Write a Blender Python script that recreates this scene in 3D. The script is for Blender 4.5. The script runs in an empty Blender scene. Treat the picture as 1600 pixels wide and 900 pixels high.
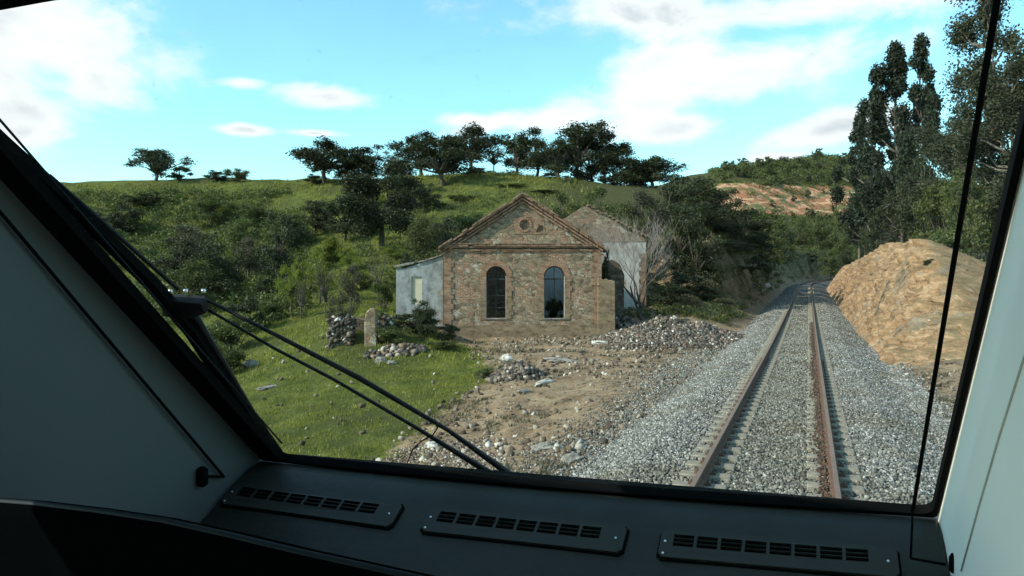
import bpy, math, random
import numpy as np
from mathutils import Vector, Matrix
from mathutils.geometry import tessellate_polygon

random.seed(7); rng = np.random.default_rng(7)
R_ = math.radians
C = bpy.context.scene.collection
scene = bpy.context.scene

# ------------------------------------------------------------------ camera
FPX = 1160.0; CX = 800.0; HY = 433.0; H = 2.70
TH = math.atan((1263 - 800) / FPX)
CT, ST = math.cos(TH), math.sin(TH)
cam_d = bpy.data.cameras.new('camera'); cam = bpy.data.objects.new('camera', cam_d); C.objects.link(cam)
cam.location = (0, 0, H); cam.rotation_euler = (R_(90), 0, 0)
cam_d.sensor_width = 36; cam_d.lens = 36 * FPX / 1600
cam_d.shift_y = -(450 - HY) / 1600.0
cam_d.clip_start = 0.02; cam_d.clip_end = 4000
scene.camera = cam

# ------------------------------------------------------------------ light
SUN_EL = 34.0
SUN_AZ_BACK = 22.0      # degrees towards the camera side, measured from due left
to_sun = Vector((-math.cos(R_(SUN_EL)) * math.cos(R_(SUN_AZ_BACK)), -math.cos(R_(SUN_EL)) * math.sin(R_(SUN_AZ_BACK)), math.sin(R_(SUN_EL))))
sl = bpy.data.lights.new('sun', 'SUN'); sl.energy = 3.9; sl.angle = R_(0.5); sl.color = (1.0, 0.93, 0.82)
so = bpy.data.objects.new('sun', sl); C.objects.link(so)
so.rotation_euler = to_sun.to_track_quat('Z', 'Y').to_euler()
so.location = to_sun * 60
scene.view_settings.view_transform = 'Standard'; scene.view_settings.look = 'None'
scene.view_settings.gamma = 1; scene.view_settings.exposure = 0.7
scene.view_settings.use_curve_mapping = False
scene.cycles.max_bounces = 8; scene.cycles.transparent_max_bounces = 12
scene.cycles.use_denoising = True
scene.cycles.sample_clamp_indirect = 4.0

class NT:
    """small node helper"""
    def __init__(s, tree): s.t = tree; s.n = tree.nodes; s.l = tree.links
    def node(s, typ, **kw):
        n = s.n.new(typ)
        for k, v in kw.items(): setattr(n, k, v)
        return n
    def set(s, sock, v):
        if isinstance(v, bpy.types.NodeSocket): s.l.new(v, sock)
        elif v is not None:
            if sock.type == 'RGBA' and len(v) == 3: v = (*v, 1)
            sock.default_value = v
    def math(s, op, a, b=None, c=None, clamp=False):
        n = s.node('ShaderNodeMath', operation=op, use_clamp=clamp)
        s.set(n.inputs[0], a)
        if b is not None: s.set(n.inputs[1], b)
        if c is not None: s.set(n.inputs[2], c)
        return n.outputs[0]
    def sstep(s, v, a, b, lo=0.0, hi=1.0):
        n = s.node('ShaderNodeMapRange', interpolation_type='SMOOTHSTEP')
        s.set(n.inputs[0], v); n.inputs[1].default_value = a; n.inputs[2].default_value = b
        n.inputs[3].default_value = lo; n.inputs[4].default_value = hi
        return n.outputs[0]
    def mix(s, f, a, b, blend='MIX'):
        n = s.node('ShaderNodeMix', data_type='RGBA', blend_type=blend)
        s.set(n.inputs[0], f); s.set(n.inputs[6], a); s.set(n.inputs[7], b)
        return n.outputs[2]
    def noise(s, vec, scale, detail=4, rough=0.55, dist=0.0, out=0):
        n = s.node('ShaderNodeTexNoise'); s.set(n.inputs['Vector'], vec)
        n.inputs['Scale'].default_value = scale; n.inputs['Detail'].default_value = detail
        n.inputs['Roughness'].default_value = rough; n.inputs['Distortion'].default_value = dist
        return n.outputs[out]
    def vor(s, vec, scale, feature='F1', rnd=1.0):
        n = s.node('ShaderNodeTexVoronoi', feature=feature); s.set(n.inputs['Vector'], vec)
        n.inputs['Scale'].default_value = scale; n.inputs['Randomness'].default_value = rnd
        return n
    def ramp(s, f, stops, interp='LINEAR'):
        n = s.node('ShaderNodeValToRGB'); s.set(n.inputs[0], f); cr = n.color_ramp; cr.interpolation = interp
        while len(cr.elements) < len(stops): cr.elements.new(0.5)
        for e, (p, c) in zip(cr.elements, stops): e.position = p; e.color = (*c, 1) if len(c) == 3 else c
        return n.outputs[0]
    def mapping(s, vec, scale=(1, 1, 1), rot=(0, 0, 0), loc=(0, 0, 0)):
        n = s.node('ShaderNodeMapping'); s.set(n.inputs[0], vec)
        n.inputs[1].default_value = loc; n.inputs[2].default_value = rot; n.inputs[3].default_value = scale
        return n.outputs[0]

# ---- world: Nishita sky with clouds placed by azimuth and elevation
def build_world():
    w = bpy.data.worlds.new('World'); scene.world = w; w.use_nodes = True
    t = NT(w.node_tree); t.n.clear()
    out = t.node('ShaderNodeOutputWorld'); bg = t.node('ShaderNodeBackground')
    sky = t.node('ShaderNodeTexSky', sky_type='NISHITA'); sky.sun_disc = False
    sky.sun_elevation = R_(SUN_EL)
    # Blender: rotation 0 puts the sun at +Y, growing clockwise seen from above
    sky.sun_rotation = math.atan2(to_sun.x, to_sun.y)
    sky.air_density = 1.0; sky.dust_density = 0.6; sky.ozone_density = 1.0
    tc = t.node('ShaderNodeTexCoord'); d = tc.outputs['Generated']
    sx = t.node('ShaderNodeSeparateXYZ'); t.l.new(d, sx.inputs[0])
    x, y, z = sx.outputs
    az = t.math('ARCTAN2', x, y); el = t.math('ARCSINE', z)
    # warp for ragged edges
    cv = t.node('ShaderNodeCombineXYZ'); t.l.new(az, cv.inputs[0]); t.l.new(t.math('MULTIPLY', el, 1.7), cv.inputs[1])
    n1 = t.noise(cv.outputs[0], 7.0, 7, 0.62, 0.3)
    n2 = t.noise(cv.outputs[0], 2.6, 3, 0.5)
    def pix(px, py):
        vx, vz = (px - CX) / FPX, (HY - py) / FPX
        return math.atan2(vx, 1.0), math.atan2(vz, math.hypot(vx, 1.0))
    blobs = [  # px, py, half width px, half height px, tilt
        (60, 60, 215, 100, 0.0), (150, 120, 90, 55, 0.2), (20, 190, 95, 55, 0.0), (-150, 100, 250, 150, 0),
        (490, 150, 85, 22, 0.0), (380, 130, 45, 12, 0.0), (385, 203, 50, 11, 0.0), (490, 208, 60, 8, 0),
        (1030, 130, 200, 75, 0.45), (1200, 95, 200, 60, 0.05), (880, 185, 130, 28, 0.15), (760, 195, 90, 20, 0.2), (730, 190, 55, 16, 0),
        (1000, 25, 180, 45, -0.1), (1250, 15, 330, 38, 0.0), (1040, 200, 110, 28, 0.0),
        (1295, 205, 110, 32, 0.2), (1230, 245, 60, 12, 0), (1100, -80, 420, 110, 0.0), (300, -260, 300, 90, 0.2)]
    acc = None
    for (px, py, rw, rh, tilt) in blobs:
        a0, e0 = pix(px, py); ra, re = rw / FPX * 0.92, rh / FPX * 0.92
        dx = t.math('SUBTRACT', az, a0); dy = t.math('SUBTRACT', el, e0)
        ct, st = math.cos(tilt), math.sin(tilt)
        u = t.math('ADD', t.math('MULTIPLY', dx, ct / ra), t.math('MULTIPLY', dy, st / ra))
        v = t.math('ADD', t.math('MULTIPLY', dx, -st / re), t.math('MULTIPLY', dy, ct / re))
        r2 = t.math('SQRT', t.math('ADD', t.math('MULTIPLY', u, u), t.math('MULTIPLY', v, v)))
        b = t.math('SUBTRACT', 1.15, r2)
        acc = b if acc is None else t.math('SMOOTH_MAX', acc, b, 0.25)
    # generic clouds away from the view (behind the train)
    gen = t.math('MULTIPLY', t.sstep(n2, 0.5, 0.66), t.sstep(y, 0.55, 0.2))
    m = t.math('ADD', acc, t.math('MULTIPLY', t.math('SUBTRACT', n1, 0.5), 2.6))
    mask = t.math('MAXIMUM', t.sstep(m, -0.02, 0.85), gen, clamp=True)
    mask = t.math('MULTIPLY', mask, t.sstep(z, 0.0, 0.08))
    shade = t.noise(t.mapping(cv.outputs[0], (1, 1.5, 1), loc=(3.1, 0, 0)), 5.0, 4, 0.5)
    core = t.sstep(m, 0.5, 1.3)
    cl = t.mix(t.math('MULTIPLY', core, t.sstep(shade, 0.36, 0.60)), (4.7, 4.75, 4.85), (2.9, 3.2, 3.5))
    sky_c = t.mix(1.0, sky.outputs[0], (0.90, 1.36, 1.26), 'MULTIPLY')
    col = t.mix(mask, sky_c, cl)
    t.l.new(col, bg.inputs[0]); bg.inputs[1].default_value = 0.15
    t.l.new(bg.outputs[0], out.inputs[0])
build_world()

# ------------------------------------------------------------------ basic helpers
def tag(o, label=None, cat=None, group=None, kind=None):
    if label: o['label'] = label
    if cat: o['category'] = cat
    if group: o['group'] = group
    if kind: o['kind'] = kind
    return o
def thing(name, label, cat, loc=(0, 0, 0), rz=0, group=None):
    o = bpy.data.objects.new(name, None); C.objects.link(o); o.location = loc; o.rotation_euler = (0, 0, rz)
    o.empty_display_size = 0.3
    return tag(o, label, cat, group)
def W(a, D, u=0.0):
    """track frame (right, ahead, up) -> world"""
    return Vector((a * CT + D * ST, -a * ST + D * CT, u))
def P(px, py, Y):
    return Vector(((px - CX) / FPX * Y, Y, H - (py - HY) / FPX * Y))
def ray(px, py): return Vector(((px - CX) / FPX, 1.0, -(py - HY) / FPX))
def hit(px, py, p0, n):
    o = Vector((0, 0, H)); d = ray(px, py)
    return o + d * ((p0 - o).dot(n) / d.dot(n))

def mesh_np(name, V, F, mat, parent=None, smooth=False, attr=None, off=None):
    V = np.asarray(V, dtype=np.float32)
    if off is not None: V = V - np.array(off, dtype=np.float32)
    F = np.asarray(F, dtype=np.int32)
    me = bpy.data.meshes.new(name)
    me.vertices.add(len(V)); me.vertices.foreach_set('co', V.ravel())
    k = F.shape[1]
    me.loops.add(F.size); me.loops.foreach_set('vertex_index', F.ravel())
    me.polygons.add(len(F)); me.polygons.foreach_set('loop_start', np.arange(0, F.size, k, dtype=np.int32))
    me.polygons.foreach_set('loop_total', np.full(len(F), k, dtype=np.int32))
    if smooth: me.polygons.foreach_set('use_smooth', np.ones(len(F), dtype=bool))
    me.update(); me.validate()
    if attr is not None:
        ca = me.color_attributes.new('zone', 'FLOAT_COLOR', 'POINT')
        ca.data.foreach_set('color', np.asarray(attr, dtype=np.float32).ravel())
    me.materials.append(mat)
    o = bpy.data.objects.new(name, me); C.objects.link(o)
    if parent: o.parent = parent
    return o

class MB:
    """collects polygons, builds one mesh"""
    def __init__(s): s.v = []; s.f = []; s.sm = []
    def add(s, vs, fs, smooth=False):
        b = len(s.v); s.v += [tuple(v) for v in vs]; s.f += [tuple(b + i for i in f) for f in fs]; s.sm += [smooth] * len(fs); return s
    def box(s, c, size, M=None):
        hx, hy, hz = size[0] / 2, size[1] / 2, size[2] / 2
        vs = [Vector((x * hx, y * hy, z * hz)) for x in (-1, 1) for y in (-1, 1) for z in (-1, 1)]
        if M is not None: vs = [M @ v for v in vs]
        c = Vector(c); vs = [v + c for v in vs]
        return s.add(vs, [(0, 1, 3, 2), (4, 6, 7, 5), (0, 4, 5, 1), (2, 3, 7, 6), (0, 2, 6, 4), (1, 5, 7, 3)])
    def hexa(s, p):   # 8 points: bottom 4, top 4 (same order)
        return s.add(p, [(3, 2, 1, 0), (4, 5, 6, 7), (0, 1, 5, 4), (1, 2, 6, 5), (2, 3, 7, 6), (3, 0, 4, 7)])
    def tube(s, pts, r, n=8, smooth=True, cap=True):
        pts = [Vector(p) for p in pts]
        rs = r if isinstance(r, (list, tuple)) else [r] * len(pts)
        vs = []; fs = []; prev = None
        for i, p in enumerate(pts):
            t = (pts[min(i + 1, len(pts) - 1)] - pts[max(i - 1, 0)]).normalized()
            if prev is None:
                a = t.cross(Vector((0, 0, 1)) if abs(t.z) < 0.9 else Vector((1, 0, 0))).normalized()
            else:
                a = (prev - t * prev.dot(t)).normalized()
            prev = a; b = t.cross(a)
            for k in range(n):
                an = 2 * math.pi * k / n; vs.append(p + (a * math.cos(an) + b * math.sin(an)) * rs[i])
        for i in range(len(pts) - 1):
            for k in range(n):
                k2 = (k + 1) % n; fs.append((i * n + k, i * n + k2, (i + 1) * n + k2, (i + 1) * n + k))
        if cap: fs.append(tuple(range(n))[::-1]); fs.append(tuple((len(pts) - 1) * n + k for k in range(n)))
        return s.add(vs, fs, smooth)
    def prism(s, outer, holes, fn, d0, d1):
        """outer/holes: 2D loops; fn(x, z, depth) -> world"""
        loops = [outer] + list(holes)
        tri = tessellate_polygon([[Vector((x, z, 0)) for x, z in L] for L in loops])
        flat = [p for L in loops for p in L]; n = len(flat)
        vs = [fn(x, z, d0) for x, z in flat] + [fn(x, z, d1) for x, z in flat]
        fs = []
        for t in tri:
            fs.append(tuple(t)); fs.append(tuple(i + n for i in t[::-1]))
        b = 0
        for L in loops:
            m = len(L)
            for i in range(m):
                j = (i + 1) % m; fs.append((b + i, b + j, b + j + n, b + i + n))
            b += m
        return s.add(vs, fs)
    def build(s, name, mat, parent=None, off=None, bevel=0, seg=2):
        me = bpy.data.meshes.new(name)
        v = s.v
        if off is not None: v = [(x - off[0], y - off[1], z - off[2]) for x, y, z in v]
        me.from_pydata(v, [], s.f); me.polygons.foreach_set('use_smooth', s.sm)
        me.update()
        import bmesh
        bm = bmesh.new(); bm.from_mesh(me); bmesh.ops.recalc_face_normals(bm, faces=bm.faces)
        if bevel:
            ed = [e for e in bm.edges if len(e.link_faces) == 2 and e.calc_face_angle(0) > 0.6]
            bmesh.ops.bevel(bm, geom=ed, offset=bevel, segments=seg, affect='EDGES', clamp_overlap=True, profile=0.6)
            for f in bm.faces: f.smooth = True
        bm.to_mesh(me); bm.free()
        if bevel: me.set_sharp_from_angle(angle=R_(40))
        me.materials.append(mat)
        o = bpy.data.objects.new(name, me); C.objects.link(o)
        if parent: o.parent = parent
        return o

# ---- numpy value noise
def _hash(ix, iy, seed):
    h = (ix.astype(np.int64) * 374761393 + iy.astype(np.int64) * 668265263 + seed * 982451653) & 0x7fffffff
    h = ((h ^ (h >> 13)) * 1274126177) & 0x7fffffff
    return ((h ^ (h >> 16)) & 0xffff) / 65535.0
def vnoise(x, y, s=1.0, seed=0):
    x = np.asarray(x, float) / s; y = np.asarray(y, float) / s
    ix = np.floor(x); iy = np.floor(y); fx = x - ix; fy = y - iy
    fx = fx * fx * (3 - 2 * fx); fy = fy * fy * (3 - 2 * fy)
    a = _hash(ix, iy, seed); b = _hash(ix + 1, iy, seed); c = _hash(ix, iy + 1, seed); d = _hash(ix + 1, iy + 1, seed)
    return (a * (1 - fx) + b * fx) * (1 - fy) + (c * (1 - fx) + d * fx) * fy - 0.5
def fbm(x, y, s, octv=4, seed=0, gain=0.5):
    r = 0; amp = 1
    for i in range(octv): r = r + amp * vnoise(x, y, s / 2 ** i, seed + i * 17); amp *= gain
    return r
def ss(x, a, b):
    t = np.clip((np.asarray(x, float) - a) / (b - a), 0, 1); return t * t * (3 - 2 * t)

# ------------------------------------------------------------------ terrain
CTRL = [ # px, py, Y
 (600, 720, 19), (440, 715, 20), (900, 755, 11.5), (760, 745, 13.4), (700, 600, 27.8), (500, 600, 30), (380, 575, 38),
 (693, 524, 40), (955, 528, 40), (820, 528, 40), (850, 600, 25), (1000, 562, 30), (560, 540, 35.5), (600, 505, 40), (640, 500, 43),
 (480, 510, 44), (450, 480, 52), (380, 500, 50), (640, 470, 52), (820, 500, 50), (700, 400, 64), (600, 400, 64), (500, 420, 66), (400, 420, 72),
 (300, 400, 80), (200, 350, 95), (150, 300, 106), (80, 273, 115), (250, 272, 115), (350, 275, 114), (450, 281, 112), (550, 282, 110), (640, 278, 108),
 (780, 277, 102), (900, 290, 98), (1000, 302, 94), (1060, 320, 92), (-100, 275, 112), (-60, 350, 90), (100, 420, 70), (100, 560, 45), (-200, 400, 60), (200, 700, 24),
 (550, 330, 90), (750, 340, 80), (850, 340, 78), (850, 440, 60), (950, 400, 66), (980, 478, 53), (1030, 480, 50), (1060, 435, 64), (1100, 400, 80), (1150, 390, 95),
 (1130, 440, 72), (1180, 420, 100), (1210, 420, 140), (1260, 425, 200), (1150, 380, 170), (1050, 340, 150),
 (1280, 250, 330), (1330, 257, 330), (1200, 262, 310), (1150, 280, 290), (1100, 300, 280), (1400, 270, 330), (1260, 395, 235), (1340, 400, 240), (1260, 330, 275), (1350, 330, 275), (1600, 300, 300), (1500, 380, 200),
]
cp = []
for px, py, Y in CTRL:
    v = P(px, py, Y); cp.append((v.x, v.y, v.z))
cp += [(-90, 150, 15), (-20, 150, 13), (-60, 200, 8), (0, 200, 8), (60, 180, 9), (20, 130, 11), (-150, 100, 12), (-150, 0, -2), (-40, 10, -4), (-15, 10, -2.6), (-6, 6, -1.6), (-60, -40, -5), (0, -60, -2), (60, -40, 0),
       (-300, 300, 20), (0, 420, 25), (200, 480, 40), (400, 300, 35), (-300, 0, 5), (300, 0, 10), (0, -300, 5), (-300, -300, 5), (300, -300, 10), (600, 600, 30), (-600, 600, 15), (-500, 100, 12), (0, 700, 20)]
cp = np.array(cp)
def _k(r2): return np.sqrt(r2 + 20.0)
_A = _k(((cp[:, None, :2] - cp[None, :, :2]) ** 2).sum(-1))
_n = len(cp)
_M = np.zeros((_n + 1, _n + 1)); _M[:_n, :_n] = _A + np.eye(_n) * -0.02; _M[:_n, _n] = 1; _M[_n, :_n] = 1
_w = np.linalg.solve(_M, np.append(cp[:, 2], 0))
def rbf(X, Y):
    X = np.asarray(X, float); Y = np.asarray(Y, float); sh = X.shape
    x = X.ravel(); y = Y.ravel(); r = np.empty_like(x)
    for i in range(0, len(x), 20000):
        d2 = (x[i:i + 20000, None] - cp[None, :, 0]) ** 2 + (y[i:i + 20000, None] - cp[None, :, 1]) ** 2
        r[i:i + 20000] = _k(d2) @ _w[:-1] + _w[-1]
    return r.reshape(sh)
TC = -0.526
def centre(D): return TC + np.maximum(0, np.asarray(D, float) - 130) ** 2 / (2 * 180.0)
def grade(D): return 1.1 * (np.clip(np.asarray(D, float) - 30, 0, 250) / 82.0) ** 1.3
def tD(X, Y):
    a = X * CT - Y * ST; D = X * ST + Y * CT
    return a - centre(D), D
def zright(t, D):
    base = -0.55 + grade(D) + np.clip(t - 3, 0, 60) * 0.03
    env = ss(D, 25, 39)
    rag = 0.5 * fbm(D, t * 0 + 3, 6, 3, 5)
    top = 5.25 + 0.5 * fbm(D, t, 14, 3, 9) - 1.2 * ss(D, 60, 120) - 3.2 * ss(-D, -47, -33) - 1.7 * ss(t, 5.6, 10.5) * (1 - ss(D, 60, 80))
    return base + env * (top - 0.0) * ss(t + rag * 0.8, 2.9, 6.6) ** 0.8
def ground_z(X, Y, fine=True):
    X = np.asarray(X, float); Y = np.asarray(Y, float)
    t, D = tD(X, Y)
    L = rbf(X, Y)
    dist = np.hypot(X, Y)
    und = fbm(X, Y, 9, 4, 3) * np.clip((dist - 15) / 60, 0.08, 1.0) * 0.9 + fbm(X, Y, 30, 2, 8) * np.clip((dist - 60) / 100, 0, 1) * 3
    L = L + und
    if fine: L = L + fbm(X, Y, 0.9, 3, 21) * 0.16 * ss(dist, 5, 12) * (1 - ss(dist, 70, 120))
    zc = -0.66 + grade(D)
    wl = ss(-t, 2.9, 6.5)
    zl = zc * (1 - wl) + L * wl
    bk = ss(D, 53, 66) * (1 - ss(D, 200, 240)) * (1 - ss(-t, 10.5, 14) * (1 - ss(D, 58, 72))); zb = zc + bk * 7.0 * ss(-t + 0.7 * fbm(D, t, 4, 3, 61), 3.1, 7.8)
    zl = np.maximum(zl, zb - (1 - bk) * 5)
    zr = zright(np.maximum(t, 0), D) - 0.45 * ss(D, 25, 36) * (1 - ss(t, 8, 12)) * ss(t, 2.6, 3.2)
    far = ss(D, 110, 190)
    zr = zr * (1 - far) + (zc * (1 - ss(t, 3, 10)) + L * ss(t, 3, 10)) * far
    if fine: zr = zr + fbm(X, Y, 1.2, 3, 31) * 0.12 * ss(t, 3, 4)
    z = np.where(t < 0, zl, zr)
    z = np.where(np.abs(t) < 2.9, zc, z)
    return z
def gz(x, y): return float(ground_z(np.array([x]), np.array([y]))[0])

def dirt_edge(Y): return np.interp(Y, [8, 12, 19, 24, 27, 31, 36, 40, 44, 47], [-2.4, -2.5, -3.3, -2.1, -0.7, -1.0, -1.9, -3.9, -2, 9])

# ------------------------------------------------------------------ materials
def new_mat(name):
    m = bpy.data.materials.new(name); m.use_nodes = True
    t = NT(m.node_tree); b = t.n.get('Principled BSDF')
    b.inputs['Specular IOR Level'].default_value = 0.3
    return m, t, b
def bump(t, b, h, strength=0.5, dist=0.05):
    n = t.node('ShaderNodeBump'); n.inputs['Strength'].default_value = strength; n.inputs['Distance'].default_value = dist
    t.set(n.inputs['Height'], h); t.l.new(n.outputs[0], b.inputs['Normal'])
def simple(name, col, rough=0.7, metal=0.0, var=0.15, scale=8, bmp=0.0, spec=0.3):
    m, t, b = new_mat(name)
    tc = t.node('ShaderNodeTexCoord').outputs['Object']
    n = t.noise(tc, scale, 5, 0.6)
    c2 = tuple(c * (1 - var) for c in col); c3 = tuple(min(1, c * (1 + var)) for c in col)
    t.l.new(t.ramp(n, [(0.3, c2), (0.7, c3)]), b.inputs['Base Color'])
    b.inputs['Roughness'].default_value = rough; b.inputs['Metallic'].default_value = metal
    b.inputs['Specular IOR Level'].default_value = spec
    if bmp: bump(t, b, t.noise(tc, scale * 4, 4), bmp, 0.02)
    return m

def ground_material():
    m, t, b = new_mat('ground')
    geo = t.node('ShaderNodeNewGeometry'); pos = geo.outputs['Position']
    at = t.node('ShaderNodeVertexColor'); at.layer_name = 'zone'
    sp = t.node('ShaderNodeSeparateColor'); t.l.new(at.outputs[0], sp.inputs[0])
    dirt, red, lush = sp.outputs
    n_big = t.noise(pos, 0.16, 4, 0.6); n_mid = t.noise(pos, 0.9, 5, 0.65); n_f = t.noise(pos, 7, 5, 0.7); n_ff = t.noise(pos, 30, 3, 0.7)
    grass = t.ramp(n_mid, [(0.25, (0.026, 0.036, 0.010)), (0.45, (0.090, 0.108, 0.021)), (0.62, (0.150, 0.162, 0.033)), (0.8, (0.13, 0.12, 0.045))])
    grass = t.mix(t.sstep(n_big, 0.4, 0.65), grass, t.ramp(n_f, [(0.3, (0.035, 0.046, 0.013)), (0.7, (0.105, 0.108, 0.032))]))
    grass = t.mix(t.math('MULTIPLY', t.sstep(n_f, 0.35, 0.7), 0.6), grass, (0.032, 0.042, 0.014))
    d = t.ramp(n_mid, [(0.28, (0.050, 0.034, 0.022)), (0.45, (0.215, 0.140, 0.078)), (0.6, (0.34, 0.245, 0.15)), (0.78, (0.17, 0.085, 0.040))])
    d = t.mix(t.math('MULTIPLY', t.sstep(n_f, 0.42, 0.62), 0.65), d, (0.24, 0.205, 0.155))
    d = t.mix(t.math('MULTIPLY', t.sstep(t.noise(pos, 4.5, 4, 0.7), 0.55, 0.66), 0.85), d, (0.042, 0.032, 0.022))
    edge = t.math('ADD', dirt, t.math('MULTIPLY', t.math('SUBTRACT', t.noise(pos, 2.2, 5, 0.7), 0.5), 1.1))
    c = t.mix(t.sstep(edge, 0.35, 0.6), grass, d)
    # terraced red earth on the far hill
    sx = t.node('ShaderNodeSeparateXYZ'); t.l.new(pos, sx.inputs[0])
    zz = t.math('ADD', sx.outputs[2], t.math('MULTIPLY', t.noise(pos, 0.035, 5, 0.65), 26))
    stripe = t.math('SINE', t.math('MULTIPLY', zz, 2.0))
    rc = t.mix(t.sstep(stripe, -0.3, 0.7), (0.27, 0.125, 0.070), (0.44, 0.26, 0.16))
    rc = t.mix(t.sstep(t.noise(pos, 0.16, 6, 0.75), 0.50, 0.58), rc, (0.09, 0.10, 0.045))
    e2 = t.math('ADD', red, t.math('MULTIPLY', t.math('SUBTRACT', t.noise(pos, 0.12, 4, 0.7), 0.5), 0.9))
    c = t.mix(t.sstep(e2, 0.4, 0.6), c, rc)
    e3 = t.math('ADD', lush, t.math('MULTIPLY', t.math('SUBTRACT', t.noise(pos, 0.5, 4, 0.7), 0.5), 0.8))
    c = t.mix(t.sstep(e3, 0.4, 0.7), c, t.ramp(n_f, [(0.3, (0.030, 0.036, 0.014)), (0.7, (0.085, 0.085, 0.035))]))
    t.l.new(c, b.inputs['Base Color']); b.inputs['Roughness'].default_value = 0.95; b.inputs['Specular IOR Level'].default_value = 0.1
    bump(t, b, t.math('ADD', t.math('MULTIPLY', n_f, 1.0), t.math('MULTIPLY', n_ff, 0.5)), 0.9, 0.12)
    return m

def foliage_material(name, c1, c2, trans=0.35, rough=0.6):
    m, t, b = new_mat(name)
    geo = t.node('ShaderNodeNewGeometry'); oi = t.node('ShaderNodeObjectInfo')
    r = geo.outputs['Random Per Island']
    tc = t.node('ShaderNodeTexCoord').outputs['Object']
    n = t.noise(tc, 0.9, 3)
    f = t.math('ADD', t.math('MULTIPLY', r, 0.55), t.math('MULTIPLY', t.math('SUBTRACT', n, 0.3), 0.9), clamp=True)
    c = t.mix(f, c1, c2)
    hs = t.node('ShaderNodeHueSaturation'); t.l.new(c, hs.inputs['Color'])
    t.l.new(t.math('ADD', 0.485, t.math('MULTIPLY', oi.outputs['Random'], 0.03)), hs.inputs['Hue'])
    t.l.new(t.math('ADD', 0.8, t.math('MULTIPLY', oi.outputs['Random'], 0.45)), hs.inputs['Value'])
    t.l.new(hs.outputs[0], b.inputs['Base Color']); b.inputs['Roughness'].default_value = rough
    b.inputs['Specular IOR Level'].default_value = 0.25
    tr = t.node('ShaderNodeBsdfTranslucent')
    t.l.new(t.mix(1.0, hs.outputs[0], (1.1, 1.25, 0.6), 'MULTIPLY'), tr.inputs[0])
    mx = t.node('ShaderNodeMixShader'); mx.inputs[0].default_value = trans
    t.l.new(b.outputs[0], mx.inputs[1]); t.l.new(tr.outputs[0], mx.inputs[2])
    t.l.new(mx.outputs[0], t.n['Material Output'].inputs[0])
    return m
def stone_material(name, stops, rough=0.85, track=False):
    m, t, b = new_mat(name)
    geo = t.node('ShaderNodeNewGeometry')
    c = t.ramp(geo.outputs['Random Per Island'], stops)
    n = t.noise(geo.outputs['Position'], 30, 4, 0.7)
    c = t.mix(t.sstep(n, 0.3, 0.7), t.mix(1.0, c, (0.7, 0.7, 0.68), 'MULTIPLY'), c)
    if track:
        s = t.node('ShaderNodeSeparateXYZ'); t.l.new(geo.outputs['Position'], s.inputs[0])
        lat = t.math('ABSOLUTE', t.math('ADD', t.math('SUBTRACT', t.math('MULTIPLY', s.outputs[0], CT), t.math('MULTIPLY', s.outputs[1], ST)), 0.526))
        wob = t.math('ADD', lat, t.math('MULTIPLY', t.math('SUBTRACT', t.noise(geo.outputs['Position'], 1.2, 4), 0.5), 0.8))
        c = t.mix(t.sstep(wob, 1.5, 0.7), c, t.mix(1.0, c, (0.88, 0.86, 0.79), 'MULTIPLY'))
        big = t.noise(geo.outputs['Position'], 0.5, 4)
        c = t.mix(t.sstep(big, 0.45, 0.65), c, t.mix(1.0, c, (0.80, 0.76, 0.68), 'MULTIPLY'))
    t.l.new(c, b.inputs['Base Color']); b.inputs['Roughness'].default_value = rough
    bump(t, b, n, 0.4, 0.01)
    return m
def xz_vec(t):
    tc = t.node('ShaderNodeTexCoord').outputs['Object']
    s = t.node('ShaderNodeSeparateXYZ'); t.l.new(tc, s.inputs[0])
    c = t.node('ShaderNodeCombineXYZ'); t.l.new(t.math('ADD', s.outputs[0], s.outputs[1]), c.inputs[0]); t.l.new(s.outputs[2], c.inputs[1])
    return c.outputs[0], tc, s
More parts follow.
